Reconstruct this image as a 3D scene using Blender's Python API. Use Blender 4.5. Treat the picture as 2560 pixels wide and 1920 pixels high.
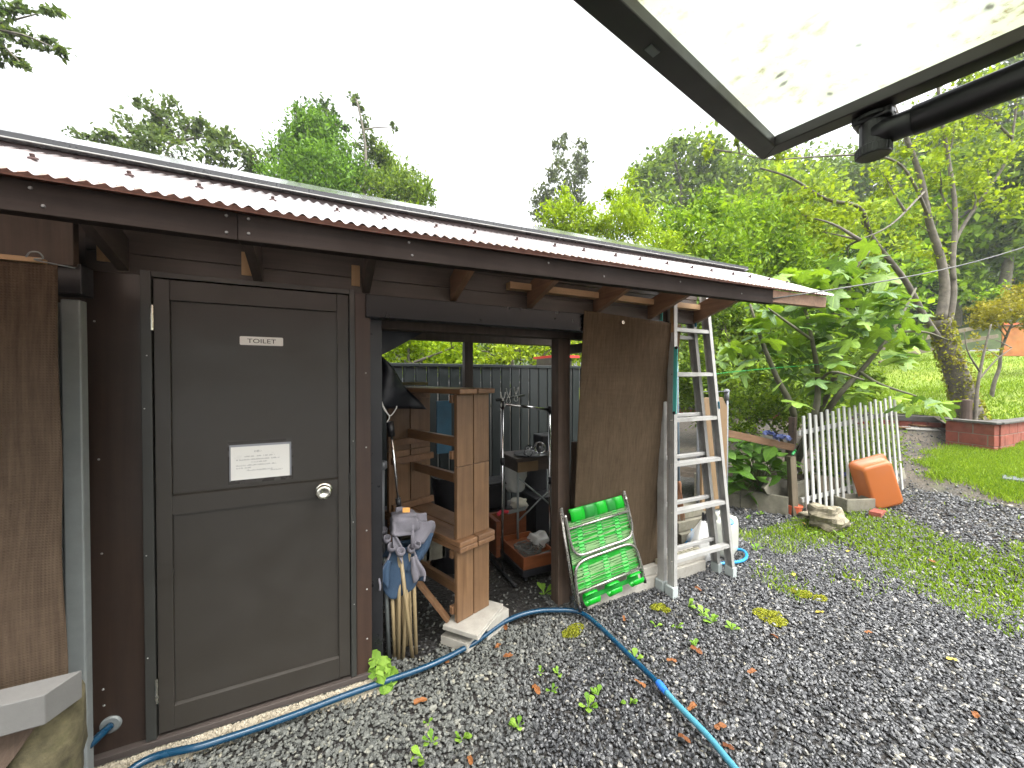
import bpy, bmesh, math, random
import numpy as np
from mathutils import Vector, Matrix, Euler

for o in list(bpy.data.objects):
    bpy.data.objects.remove(o, do_unlink=True)
R = math.radians
random.seed(7)
RNG = np.random.default_rng(11)
scene = bpy.context.scene
COL = scene.collection

# ------------------------------------------------------------------ camera
CZ, F, TH, PI_ = 1.69, 960.0, R(63.96), R(0.8)
_fh = (math.cos(TH), math.sin(TH))
C_RIGHT = Vector((_fh[1], -_fh[0], 0))
C_FWD = Vector((_fh[0]*math.cos(PI_), _fh[1]*math.cos(PI_), -math.sin(PI_)))
C_UP = Vector((_fh[0]*math.sin(PI_), _fh[1]*math.sin(PI_), math.cos(PI_)))
camd = bpy.data.cameras.new('camera')
cam = bpy.data.objects.new('camera', camd)
COL.objects.link(cam)
camd.sensor_width = 36
camd.lens = 36*F/2560
camd.clip_start = 0.02
camd.clip_end = 2000
cam.location = (0, 0, CZ)
cam.rotation_euler = C_FWD.to_track_quat('-Z', 'Y').to_euler()
scene.camera = cam

# ------------------------------------------------------------------ sky, sun, exposure
world = bpy.data.worlds.new('World')
scene.world = world
world.use_nodes = True
wn = world.node_tree
bgn = wn.nodes['Background']
sky = wn.nodes.new('ShaderNodeTexSky')
sky.sky_type = 'NISHITA'
sky.sun_disc = False
sky.sun_elevation = R(62)
sky.sun_rotation = R(150)
sky.air_density = 1.0
sky.dust_density = 6.0
sky.ozone_density = 0.6
hsv = wn.nodes.new('ShaderNodeHueSaturation')       # cloud cover takes the blue out of the sky
hsv.inputs['Saturation'].default_value = 0.10
wn.links.new(sky.outputs[0], hsv.inputs['Color'])
wn.links.new(hsv.outputs[0], bgn.inputs['Color'])
bgn.inputs['Strength'].default_value = 0.15
sund = bpy.data.lights.new('sun', 'SUN')
sund.energy = 0.7
sund.angle = R(25)
sund.color = (1.0, 0.97, 0.92)
sun = bpy.data.objects.new('sun', sund)
COL.objects.link(sun)
sun.rotation_euler = Euler((R(28), 0, R(150)-R(180)))
scene.view_settings.view_transform = 'Standard'
scene.view_settings.look = 'None'
scene.view_settings.exposure = 2.2
scene.view_settings.gamma = 1.0
scene.view_settings.use_curve_mapping = False
scene.render.engine = 'CYCLES'
scene.cycles.use_denoising = True
scene.cycles.max_bounces = 8
scene.cycles.diffuse_bounces = 4
scene.cycles.transparent_max_bounces = 8
scene.cycles.caustics_reflective = False
scene.cycles.caustics_refractive = False

# ------------------------------------------------------------------ measuring helpers
def _ray(px, py):
    return C_RIGHT*((px-1280)/F) + C_UP*((960-py)/F) + C_FWD
def at(px, py, t):
    return Vector((0, 0, CZ)) + _ray(px, py)*t
def onY(px, py, Y):
    d = _ray(px, py); return Vector((0, 0, CZ)) + d*(Y/d.y)
def onZ(px, py, Z):
    d = _ray(px, py); return Vector((0, 0, CZ)) + d*((Z-CZ)/d.z)
KA = R(20.7)
def kerb_s(x, y):
    return (x-12.89)*math.cos(KA) + (y-3.4)*math.sin(KA)
def HG(x, y):
    return 0.07*min(max(0.0, x-4.5), 9.5)
def HL(x, y):
    s = kerb_s(x, y)
    return 0.80 + 0.16*s if s < 14 else 0.80+2.24+0.50*(s-14)
def HT(x, y):
    return HL(x, y) if kerb_s(x, y) > 0.1 else HG(x, y)
def onG(px, py):
    d = _ray(px, py); t = 0.5
    while t < 60:
        p = Vector((0, 0, CZ))+d*t
        if p.z <= HG(p.x, p.y): break
        t += 0.01
    return Vector((0, 0, CZ))+d*t

# ------------------------------------------------------------------ object helpers
ORG = {}
def tag(o, label=None, cat=None, group=None, kind=None):
    if label: o['label'] = label
    if cat: o['category'] = cat
    if group: o['group'] = group
    if kind: o['kind'] = kind
    return o
def thing(name, label, cat, base=(0, 0, 0), group=None):
    o = bpy.data.objects.new(name, None)
    o.empty_display_size = 0.05
    COL.objects.link(o)
    o.location = base
    ORG[o] = Vector(base)
    return tag(o, label, cat, group)
def raw(name, me, mats, parent=None, smooth=False):
    o = bpy.data.objects.new(name, me)
    COL.objects.link(o)
    for m in (mats if isinstance(mats, (list, tuple)) else [mats]):
        me.materials.append(m)
    if smooth:
        me.polygons.foreach_set('use_smooth', [True]*len(me.polygons))
    if parent is not None: o.parent = parent
    return o

class MB:
    def __init__(s): s.v = []; s.f = []; s.m = []
    def add(s, vs, fs, mi=0):
        k = len(s.v); s.v += [Vector(v) for v in vs]
        s.f += [tuple(i+k for i in f) for f in fs]; s.m += [mi]*len(fs)
        return s
    def hexa(s, p, mi=0):
        return s.add(p, [(0,3,2,1),(4,5,6,7),(0,1,5,4),(1,2,6,5),(2,3,7,6),(3,0,4,7)], mi)
    def box(s, x0, x1, y0, y1, z0, z1, mi=0):
        return s.hexa([(x0,y0,z0),(x1,y0,z0),(x1,y1,z0),(x0,y1,z0),(x0,y0,z1),(x1,y0,z1),(x1,y1,z1),(x0,y1,z1)], mi)
    def obox(s, c, size, rot=(0,0,0), mi=0):
        M = Euler(rot).to_matrix(); c = Vector(c); a, b, d = size[0]/2, size[1]/2, size[2]/2
        return s.hexa([c+M@Vector(q) for q in [(-a,-b,-d),(a,-b,-d),(a,b,-d),(-a,b,-d),(-a,-b,d),(a,-b,d),(a,b,d),(-a,b,d)]], mi)
    def beam(s, p0, p1, w, h, up=(0,0,1), mi=0):
        p0 = Vector(p0); p1 = Vector(p1); d = (p1-p0).normalized(); u = Vector(up)
        r = d.cross(u).normalized(); u = r.cross(d).normalized()
        a = r*w/2; b = u*h/2
        return s.hexa([p0-a-b, p0+a-b, p1+a-b, p1-a-b, p0-a+b, p0+a+b, p1+a+b, p1-a+b], mi)
    def tube(s, pts, r, n=8, mi=0, cap=True):
        pts = [Vector(p) for p in pts]; m = len(pts)
        rs = list(r) if isinstance(r, (list, tuple)) else [r]*m
        vs = []; prev = None
        for i, p in enumerate(pts):
            d = (pts[min(i+1, m-1)]-pts[max(i-1, 0)])
            d = d.normalized() if d.length > 1e-9 else Vector((0,0,1))
            if prev is None:
                a = d.orthogonal().normalized()
            else:
                a = (prev - d*prev.dot(d))
                a = a.normalized() if a.length > 1e-6 else d.orthogonal().normalized()
            prev = a; b = d.cross(a)
            for k in range(n):
                t = 2*math.pi*k/n
                vs.append(p+(a*math.cos(t)+b*math.sin(t))*rs[i])
        fs = []
        for i in range(m-1):
            for k in range(n):
                k2 = (k+1) % n
                fs.append((i*n+k, i*n+k2, (i+1)*n+k2, (i+1)*n+k))
        if cap:
            fs.append(tuple(range(n-1, -1, -1))); fs.append(tuple((m-1)*n+k for k in range(n)))
        return s.add(vs, fs, mi)
    def lathe(s, prof, c=(0,0,0), axis=(0,0,1), n=20, mi=0):
        ax = Vector(axis).normalized(); a = ax.orthogonal().normalized(); b = ax.cross(a); c = Vector(c)
        vs = []; m = len(prof)
        for (r, z) in prof:
            for k in range(n):
                t = 2*math.pi*k/n
                vs.append(c+ax*z+(a*math.cos(t)+b*math.sin(t))*max(r, 1e-4))
        fs = []
        for i in range(m-1):
            for k in range(n):
                k2 = (k+1) % n
                fs.append((i*n+k, i*n+k2, (i+1)*n+k2, (i+1)*n+k))
        fs.append(tuple(range(n-1, -1, -1))); fs.append(tuple((m-1)*n+k for k in range(n)))
        return s.add(vs, fs, mi)
    def grid(s, fn, nu, nv, mi=0):
        vs = [fn(i/nu, j/nv) for j in range(nv+1) for i in range(nu+1)]
        fs = [(j*(nu+1)+i, j*(nu+1)+i+1, (j+1)*(nu+1)+i+1, (j+1)*(nu+1)+i) for j in range(nv) for i in range(nu)]
        return s.add(vs, fs, mi)
    def prism(s, pts, off, mi=0):
        n = len(pts); pts = [Vector(p) for p in pts]; off = Vector(off)
        return s.add(pts+[p+off for p in pts], [tuple(range(n-1,-1,-1)), tuple(range(n, 2*n))]+[(i,(i+1)%n,n+(i+1)%n,n+i) for i in range(n)], mi)
    def build(s, name, mats, parent=None, smooth=False, bevel=0, solid=0, sub=0, fixn=True):
        if parent is not None: org = ORG[parent]
        else:
            xs = [v.x for v in s.v]; ys = [v.y for v in s.v]
            org = Vector(((min(xs)+max(xs))/2, (min(ys)+max(ys))/2, min(v.z for v in s.v)))
        me = bpy.data.meshes.new(name)
        me.from_pydata([v-org for v in s.v], [], s.f)
        me.polygons.foreach_set('material_index', s.m)
        if fixn:
            bm = bmesh.new(); bm.from_mesh(me); bmesh.ops.recalc_face_normals(bm, faces=bm.faces); bm.to_mesh(me); bm.free()
        me.update()
        o = raw(name, me, mats, parent, smooth)
        if parent is None: o.location = org
        ORG[o] = org
        if solid:
            md = o.modifiers.new('solid', 'SOLIDIFY'); md.thickness = solid; md.offset = 0
        if sub:
            md = o.modifiers.new('sub', 'SUBSURF'); md.levels = sub; md.render_levels = sub
        if bevel:
            md = o.modifiers.new('bevel', 'BEVEL'); md.width = bevel; md.segments = 2; md.limit_method = 'ANGLE'; md.angle_limit = R(40)
        return o

def copy_tree(o, parent=None):
    c = o.copy(); COL.objects.link(c); c.parent = parent
    ORG[c] = ORG.get(o, Vector())
    for ch in list(o.children): copy_tree(ch, c)
    return c
def catmull(pts, k=8):
    P = [Vector(p) for p in pts]; P = [P[0]*2-P[1]]+P+[P[-1]*2-P[-2]]; out = []
    for i in range(1, len(P)-2):
        for j in range(k):
            t = j/k
            out.append(0.5*((2*P[i])+(P[i+1]-P[i-1])*t+(2*P[i-1]-5*P[i]+4*P[i+1]-P[i+2])*t*t+(3*P[i]-P[i-1]-3*P[i+1]+P[i+2])*t**3))
    return out+[P[-2]]

# ------------------------------------------------------------------ materials
class NT:
    def __init__(s, name):
        s.mat = bpy.data.materials.new(name); s.mat.use_nodes = True
        s.t = s.mat.node_tree; s.p = s.t.nodes['Principled BSDF']; s.out = s.t.nodes['Material Output']
    def n(s, typ, **kw):
        nd = s.t.nodes.new(typ)
        for k, v in kw.items(): setattr(nd, k, v)
        return nd
    def l(s, a, b): s.t.links.new(a, b)
    def coords(s, scale=(1,1,1), kind='Object', rnd=True):
        tc = s.n('ShaderNodeTexCoord'); mp = s.n('ShaderNodeMapping')
        s.l(tc.outputs[kind], mp.inputs['Vector']); mp.inputs['Scale'].default_value = scale
        if rnd:
            oi = s.n('ShaderNodeObjectInfo'); cx = s.n('ShaderNodeCombineXYZ')
            ml = s.n('ShaderNodeMath', operation='MULTIPLY'); ml.inputs[1].default_value = 37.0
            s.l(oi.outputs['Random'], ml.inputs[0])
            for k in range(3): s.l(ml.outputs[0], cx.inputs[k])
            s.l(cx.outputs[0], mp.inputs['Location'])
        return mp.outputs[0]
    def noise(s, vec, scale=5, detail=6, rough=0.6, dist=0):
        nd = s.n('ShaderNodeTexNoise'); nd.inputs['Scale'].default_value = scale
        nd.inputs['Detail'].default_value = detail; nd.inputs['Roughness'].default_value = rough
        nd.inputs['Distortion'].default_value = dist
        if vec is not None: s.l(vec, nd.inputs['Vector'])
        return nd.outputs['Fac']
    def ramp(s, fac, stops):
        nd = s.n('ShaderNodeValToRGB'); el = nd.color_ramp.elements
        while len(el) < len(stops): el.new(0.5)
        for e, (p, c) in zip(el, stops):
            e.position = p; e.color = (c if len(c) == 4 else (*c, 1))
        s.l(fac, nd.inputs[0]); return nd.outputs[0]
    def mix(s, fac, a, b, mode='MIX'):
        nd = s.n('ShaderNodeMix', data_type='RGBA', blend_type=mode)
        for sock, v in ((nd.inputs[0], fac), (nd.inputs[6], a), (nd.inputs[7], b)):
            if hasattr(v, 'is_output'): s.l(v, sock)
            elif isinstance(v, (tuple, list)): sock.default_value = (*v[:3], 1)
            else: sock.default_value = v
        return nd.outputs[2]
    def math(s, op, a, b=0.0):
        nd = s.n('ShaderNodeMath', operation=op)
        for sock, v in ((nd.inputs[0], a), (nd.inputs[1], b)):
            if hasattr(v, 'is_output'): s.l(v, sock)
            else: sock.default_value = v
        return nd.outputs[0]
    def bump(s, h, strength=0.3, dist=0.01):
        nd = s.n('ShaderNodeBump'); nd.inputs['Strength'].default_value = strength; nd.inputs['Distance'].default_value = dist
        s.l(h, nd.inputs['Height']); s.l(nd.outputs[0], s.p.inputs['Normal']); return nd
    def set(s, **kw):
        for k, v in kw.items():
            sock = s.p.inputs[k.replace('_', ' ')]
            if hasattr(v, 'is_output'): s.l(v, sock)
            elif isinstance(v, (tuple, list)) and len(v) == 3: sock.default_value = (*v, 1)
            else: sock.default_value = v
        return s
def sc(c, k): return tuple(min(1, x*k) for x in c)

def plain(name, c, rough=0.6, metal=0.0, var=0.25, ns=6, bump=0.1, bs=60, coat=0.0, stain=0.0, stainc=(0.05,0.04,0.03), spec=0.5):
    q = NT(name); v = q.coords()
    a = q.noise(v, ns, 6); col = q.ramp(a, [(0.25, sc(c, 1-var)), (0.75, sc(c, 1+var))])
    if stain:
        b = q.noise(v, ns*0.6, 8, 0.7); m = q.ramp(b, [(0.52, (0,0,0)), (0.68, (stain,)*3)])
        col = q.mix(m, col, stainc)
    q.set(Base_Color=col, Metallic=metal, Coat_Weight=coat, Coat_Roughness=0.15, Specular_IOR_Level=spec)
    rr = q.noise(v, ns*2.3, 4); q.set(Roughness=q.ramp(rr, [(0.3, (max(0.03, rough-0.1),)*3), (0.7, (min(1, rough+0.1),)*3)]))
    if bump: q.bump(q.noise(v, bs, 5), bump, 0.004)
    return q.mat
def wood(name, c1, c2, axis='x', rough=0.6, bump=0.25, fine=28, var=0.25, coat=0.0, spec=0.5):
    q = NT(name); s3 = {'x': (1.2, fine, fine), 'y': (fine, 1.2, fine), 'z': (fine, fine, 1.2)}[axis]
    v = q.coords(s3); g = q.noise(v, 1.0, 9, 0.65, 0.6)
    col = q.ramp(g, [(0.28, c1), (0.72, c2)])
    v2 = q.coords((1,1,1)); b = q.noise(v2, 3.5, 6, 0.65)
    col = q.mix(q.ramp(b, [(0.35, (0.0,)*3), (0.75, (0.55,)*3)]), col, sc(c1, 0.7))
    oi = q.n('ShaderNodeObjectInfo')
    col = q.mix(1.0, col, q.ramp(oi.outputs['Random'], [(0, (1-var,)*3), (1, (1.0,)*3)]), 'MULTIPLY')
    q.set(Base_Color=col, Roughness=q.ramp(b, [(0.3, (rough-0.12,)*3), (0.7, (rough+0.1,)*3)]), Coat_Weight=coat, Specular_IOR_Level=spec)
    q.bump(g, bump, 0.003)
    return q.mat
def leafmat(name, dark, light, transl=0.35, rough=0.45, veins=False):
    q = NT(name); g = q.n('ShaderNodeNewGeometry')
    oi = q.n('ShaderNodeObjectInfo')
    r = q.math('FRACT', q.math('ADD', g.outputs['Random Per Island'], q.math('MULTIPLY', oi.outputs['Random'], 7.3)))
    col = q.ramp(r, [(0.0, dark), (0.6, tuple((a+b)/2 for a, b in zip(dark, light))), (1.0, light)])
    tc = q.n('ShaderNodeTexCoord'); nz = q.noise(tc.outputs['Object'], 0.9, 3)
    col = q.mix(q.ramp(nz, [(0.45, (0,0,0)), (0.72, (0.45,)*3)]), col, light)
    q.set(Base_Color=col, Roughness=max(rough, 0.55), Specular_IOR_Level=0.22)
    if veins: q.bump(q.noise(q.coords((1,1,1)), 40, 4), 0.25, 0.004)
    tr = q.n('ShaderNodeBsdfTranslucent')
    q.l(q.mix(1.0, col, (1.0, 1.0, 0.45), 'MULTIPLY'), tr.inputs['Color'])
    mx = q.n('ShaderNodeMixShader'); mx.inputs[0].default_value = transl
    q.l(q.p.outputs[0], mx.inputs[1]); q.l(tr.outputs[0], mx.inputs[2]); q.l(mx.outputs[0], q.out.inputs['Surface'])
    return q.mat

M = {}
M['wood_wall'] = wood('stained_wall_wood', (0.050,0.038,0.030), (0.105,0.081,0.064), 'x', 0.5, 0.25)
M['wood_sill'] = wood('sill_wood', (0.055,0.043,0.038), (0.11,0.088,0.076), 'x', 0.6, 0.2)
M['wood_wall_z'] = wood('stained_panel_wood', (0.026,0.016,0.0115), (0.046,0.029,0.021), 'z', 0.42, 0.1, coat=0.15)
M['wood_post'] = wood('stained_post_wood', (0.058,0.037,0.026), (0.13,0.088,0.062), 'z', 0.65, 0.35)
M['wood_red'] = wood('red_stained_wood', (0.040,0.021,0.014), (0.072,0.041,0.027), 'z', 0.5, 0.15)
M['wood_fascia'] = wood('fascia_wood', (0.013,0.0080,0.0060), (0.032,0.020,0.015), 'x', 0.7, 0.35, spec=0.15)
M['dull_screw'] = plain('dull_screw', (0.14,0.13,0.12), 0.5, 0.5)
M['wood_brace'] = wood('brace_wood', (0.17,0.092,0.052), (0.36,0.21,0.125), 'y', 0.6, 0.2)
M['wood_brace_shaded'] = wood('shaded_brace_wood', (0.055,0.041,0.034), (0.115,0.086,0.070), 'y', 0.6, 0.2)  # same brace timber, with the eave shade put into its colour
M['wood_raw'] = wood('raw_pine', (0.45,0.28,0.13), (0.68,0.46,0.24), 'z', 0.6, 0.15)
M['wood_raw_x'] = wood('raw_purlin', (0.42,0.26,0.13), (0.64,0.43,0.24), 'x', 0.6, 0.15)
M['wood_bench'] = wood('bench_wood', (0.12,0.063,0.029), (0.26,0.148,0.074), 'z', 0.5, 0.3)
M['wood_bench_y'] = wood('bench_seat_wood', (0.14,0.070,0.034), (0.30,0.165,0.082), 'y', 0.45, 0.3)
M['wood_grey'] = wood('weathered_wood', (0.085,0.066,0.042), (0.19,0.155,0.10), 'z', 0.75, 0.4)
M['wood_rail'] = wood('orange_rail_wood', (0.13,0.062,0.027), (0.26,0.15,0.075), 'x', 0.7, 0.3)
M['wood_pole'] = wood('pale_dowel_wood', (0.36,0.26,0.13), (0.52,0.41,0.24), 'z', 0.5, 0.1, fine=60)
M['door'] = plain('door_paint', (0.034,0.0295,0.024), 0.42, var=0.08, ns=3, bump=0.02, bs=300)
M['door_frame'] = plain('door_frame_paint', (0.036,0.036,0.032), 0.4, var=0.08, ns=3, bump=0.02, bs=300)
M['black_gap'] = plain('dark_gap', (0.006,0.006,0.006), 0.8)
M['steel'] = plain('brushed_steel', (0.62,0.60,0.52), 0.22, 1.0, var=0.08, bump=0.02)
M['chrome'] = plain('chrome', (0.72,0.72,0.72), 0.12, 1.0, var=0.05, bump=0.0)
M['rust_chrome'] = plain('pitted_chrome', (0.42,0.40,0.37), 0.28, 0.85, var=0.12, ns=7, bump=0.05, stain=0.55, stainc=(0.12,0.06,0.03))
M['alu'] = plain('weathered_aluminium', (0.40,0.395,0.375), 0.5, 0.4, var=0.14, ns=9, bump=0.06, stain=0.35, stainc=(0.16,0.15,0.13))
M['galv'] = plain('galvanised_steel', (0.22,0.24,0.235), 0.5, 0.35, var=0.16, ns=14, bump=0.08, stain=0.3, stainc=(0.12,0.12,0.11))
M['white_paint'] = plain('white_paint', (0.42,0.42,0.40), 0.45, var=0.06, bump=0.03, stain=0.25, stainc=(0.25,0.25,0.22))
M['white_plate'] = plain('white_plate', (0.80,0.79,0.75), 0.35, var=0.02, bump=0)
M['ink'] = plain('dark_ink', (0.02,0.02,0.02), 0.6, bump=0)
M['ink_grey'] = plain('grey_print', (0.22,0.22,0.22), 0.8, bump=0)
M['black_plastic'] = plain('black_plastic', (0.016,0.016,0.018), 0.4, var=0.1)
M['black_paint'] = plain('black_paint', (0.014,0.014,0.016), 0.35, var=0.2, bump=0.05)
M['lintel'] = plain('lintel_metal', (0.007,0.0085,0.011), 0.34, var=0.1, ns=1.2, bump=0.0, spec=0.35)
M['galv_post'] = plain('galvanised_post', (0.25,0.27,0.265), 0.55, 0.15, var=0.12, ns=10, bump=0.1, stain=0.3, stainc=(0.22,0.22,0.20))
M['concrete'] = plain('concrete', (0.27,0.26,0.235), 0.85, var=0.22, ns=12, bump=0.6, bs=45)
M['concrete_rough'] = plain('rough_mortar', (0.42,0.37,0.28), 0.9, var=0.25, ns=30, bump=1.0, bs=70)
M['concrete_white'] = plain('white_concrete', (0.36,0.34,0.295), 0.8, var=0.14, ns=14, bump=0.3, bs=60, stain=0.4, stainc=(0.20,0.19,0.15))
M['concrete_old'] = plain('old_concrete', (0.15,0.14,0.105), 0.9, var=0.3, ns=9, bump=0.6, bs=40, stain=0.6, stainc=(0.07,0.07,0.035))
M['stone'] = plain('field_stone', (0.20,0.175,0.12), 0.85, var=0.55, ns=9, bump=1.0, bs=28, stain=0.7, stainc=(0.055,0.05,0.025))
M['tree_bark'] = plain('bark', (0.12,0.106,0.082), 0.9, var=0.5, ns=9, bump=0.9, bs=30, stain=0.5, stainc=(0.17,0.16,0.13))
M['bark_dark'] = plain('dark_bark', (0.05,0.042,0.032), 0.9, var=0.4, ns=9, bump=0.8, bs=30)
M['twig'] = plain('green_twig', (0.10,0.11,0.04), 0.7, var=0.3)
M['green_plastic'] = plain('green_plastic', (0.010,0.22,0.05), 0.3, var=0.1, bump=0.03)
M['orange_plastic'] = plain('orange_plastic', (0.36,0.105,0.025), 0.42, var=0.08, ns=3, bump=0.04, stain=0.2, stainc=(0.20,0.075,0.03))
M['teal_tape'] = plain('teal_bar', (0.10,0.55,0.50), 0.4, var=0.1)
M['blue_tape'] = plain('blue_tape', (0.03,0.25,0.38), 0.5, var=0.2)
M['tan_sticker'] = plain('worn_sticker', (0.42,0.28,0.13), 0.7, var=0.4, ns=20, stain=0.6, stainc=(0.35,0.08,0.05))
M['orange_tag'] = plain('orange_tag', (0.80,0.36,0.06), 0.5, var=0.05)
M['hose_dark'] = plain('dark_blue_hose', (0.004,0.042,0.088), 0.28, var=0.12, bump=0.05, coat=0.3)
M['hose_light'] = plain('light_blue_hose', (0.065,0.24,0.32), 0.35, var=0.12, bump=0.05, coat=0.3)
M['connector'] = plain('blue_connector', (0.03,0.17,0.62), 0.35, var=0.1)
M['canvas_grey'] = plain('grey_canvas', (0.20,0.19,0.215), 0.9, var=0.2, ns=10, bump=0.5, bs=220)
M['canvas_blue'] = plain('blue_canvas', (0.040,0.075,0.13), 0.9, var=0.25, ns=10, bump=0.5, bs=220)
M['dark_tarp'] = plain('dark_tarp', (0.010,0.012,0.018), 0.45, var=0.2, bump=0.3, bs=18)
M['sign_brown'] = plain('brown_board', (0.17,0.11,0.055), 0.6, var=0.12)
M['grey_pvc'] = plain('grey_pvc', (0.16,0.17,0.18), 0.4, var=0.15)
M['blue_pole'] = plain('blue_grey_pole', (0.16,0.22,0.27), 0.45, var=0.1)
M['straw'] = wood('broom_straw', (0.10,0.04,0.02), (0.26,0.12,0.05), 'z', 0.9, 0.6, fine=90)
M['jug'] = plain('translucent_jug', (0.40,0.41,0.36), 0.35, var=0.06, bump=0.05)
M['blue_cap'] = plain('blue_cap', (0.01,0.20,0.45), 0.35, var=0.1)
M['rope'] = plain('grey_rope', (0.13,0.13,0.12), 0.9, var=0.4, ns=120, bump=0.8, bs=200)
M['brick'] = plain('red_block', (0.22,0.055,0.035), 0.8, var=0.3, ns=7, bump=0.5, bs=40, stain=0.35, stainc=(0.24,0.12,0.09))
M['mortar'] = plain('mortar', (0.20,0.175,0.14), 0.9, bump=0.5)
M['kerb'] = plain('dark_sleeper', (0.085,0.080,0.072), 0.7, var=0.3, ns=8, bump=0.4)
M['orange_board'] = plain('orange_board', (0.33,0.115,0.03), 0.7, var=0.3, ns=4, bump=0.2, stain=0.6, stainc=(0.22,0.13,0.04))
M['terracotta'] = plain('terracotta', (0.50,0.11,0.05), 0.6, var=0.2)
M['red_paint'] = plain('red_sheet', (0.45,0.03,0.03), 0.4)
M['blue_board'] = plain('blue_board', (0.02,0.11,0.18), 0.5)
M['aluframe'] = plain('bronze_aluminium', (0.030,0.025,0.024), 0.42, 0.0, var=0.12, ns=4, bump=0.02)
M['brown_wood_box'] = wood('varnished_drawer', (0.16,0.045,0.015), (0.30,0.10,0.035), 'x', 0.4, 0.1)
M['red_handle'] = plain('red_handle', (0.45,0.02,0.04), 0.4)
M['white_cloth'] = plain('white_rag', (0.6,0.57,0.48), 0.95, var=0.2)
M['flower'] = plain('blue_petals', (0.10,0.13,0.30), 0.7, var=0.3, ns=40)
M['flower_dry'] = plain('dry_petals', (0.32,0.27,0.16), 0.9, var=0.4, ns=40)
M['leaf_dead'] = leafmat('dead_leaf', (0.11,0.038,0.016), (0.28,0.115,0.04), 0.15, 0.6)
M['leaf_yellow'] = leafmat('yellow_leaf', (0.32,0.26,0.04), (0.48,0.40,0.08), 0.2, 0.5)
# ---- special materials
def cloth_mat(name, c1, c2, thread=420):
    q = NT(name); v = q.coords((1,1,1))
    st = q.noise(q.coords((70, 70, 5.0)), 1.0, 6); st2 = q.noise(q.coords((3, 3, 90)), 1.0, 3)
    col = q.ramp(q.math('ADD', q.math('MULTIPLY', st, 0.82), q.math('MULTIPLY', st2, 0.18)), [(0.35, c1), (0.68, c2)])
    big = q.noise(v, 2.2, 5); col = q.mix(q.ramp(big, [(0.35, (0,0,0)), (0.7, (0.45,)*3)]), col, sc(c1, 0.75))
    w = q.n('ShaderNodeTexWave'); w.bands_direction = 'Z'; w.inputs['Scale'].default_value = thread/6.28*0.5; q.l(v, w.inputs['Vector'])
    w2 = q.n('ShaderNodeTexWave'); w2.bands_direction = 'X'; w2.inputs['Scale'].default_value = thread/6.28*0.5; q.l(v, w2.inputs['Vector'])
    q.bump(q.math('ADD', q.math('MULTIPLY', w.outputs['Fac'], w2.outputs['Fac']), q.math('MULTIPLY', st, 1.4)), 0.6, 0.003)
    q.set(Base_Color=col, Roughness=0.9, Specular_IOR_Level=0.1)
    tr = q.n('ShaderNodeBsdfTranslucent'); q.l(col, tr.inputs['Color'])
    mx = q.n('ShaderNodeMixShader'); mx.inputs[0].default_value = 0.12
    q.l(q.p.outputs[0], mx.inputs[1]); q.l(tr.outputs[0], mx.inputs[2]); q.l(mx.outputs[0], q.out.inputs['Surface'])
    return q.mat
M['cloth_a'] = cloth_mat('brown_shade_netting', (0.066,0.046,0.031), (0.112,0.080,0.055))
M['cloth_b'] = cloth_mat('olive_shade_netting', (0.084,0.059,0.036), (0.135,0.098,0.062))

def roof_mat():
    q = NT('wet_brown_corrugated'); v = q.coords((1,1,1))
    a = q.noise(v, 7, 6); col = q.ramp(a, [(0.3, (0.15,0.10,0.088)), (0.7, (0.24,0.165,0.15))])
    q.set(Base_Color=col, Roughness=q.ramp(q.noise(v, 25, 5), [(0.35, (0.10,)*3), (0.7, (0.28,)*3)]), Specular_IOR_Level=0.5)
    tr = q.n('ShaderNodeBsdfTranslucent'); tr.inputs['Color'].default_value = (0.62,0.50,0.43,1)      # bronze polycarbonate lets daylight through
    mx = q.n('ShaderNodeMixShader'); mx.inputs[0].default_value = 0.45
    q.l(q.p.outputs[0], mx.inputs[1]); q.l(tr.outputs[0], mx.inputs[2])
    fz = q.n('ShaderNodeFresnel'); fz.inputs['IOR'].default_value = 2.9; gg = q.n('ShaderNodeNewGeometry')
    gl = q.n('ShaderNodeBsdfGlossy'); gl.inputs['Roughness'].default_value = 0.42; m2 = q.n('ShaderNodeMixShader')      # rain film on the outer face
    q.l(q.math('MULTIPLY', q.math('ADD', q.math('MULTIPLY', fz.outputs[0], 0.8), 0.2), q.math('SUBTRACT', 1.0, gg.outputs['Backfacing'])), m2.inputs[0])
    q.l(mx.outputs[0], m2.inputs[1]); q.l(gl.outputs[0], m2.inputs[2]); q.l(m2.outputs[0], q.out.inputs['Surface'])
    return q.mat
M['roof'] = roof_mat()
M['roof_up'] = plain('wet_upper_roof', (0.10,0.10,0.105), 0.16, var=0.15, bump=0.0, coat=0.9, spec=0.8)
M['gutter'] = plain('dark_gutter', (0.030,0.030,0.032), 0.3, var=0.1, bump=0.0, coat=0.4)
M['flash_red'] = plain('red_brown_flashing', (0.15,0.060,0.040), 0.4, var=0.15, bump=0)
M['filler'] = plain('rust_brown_filler', (0.085,0.036,0.026), 0.6, var=0.2, bump=0)
M['flash_brown'] = plain('brown_flashing', (0.055,0.026,0.022), 0.4, var=0.15, bump=0)

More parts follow.
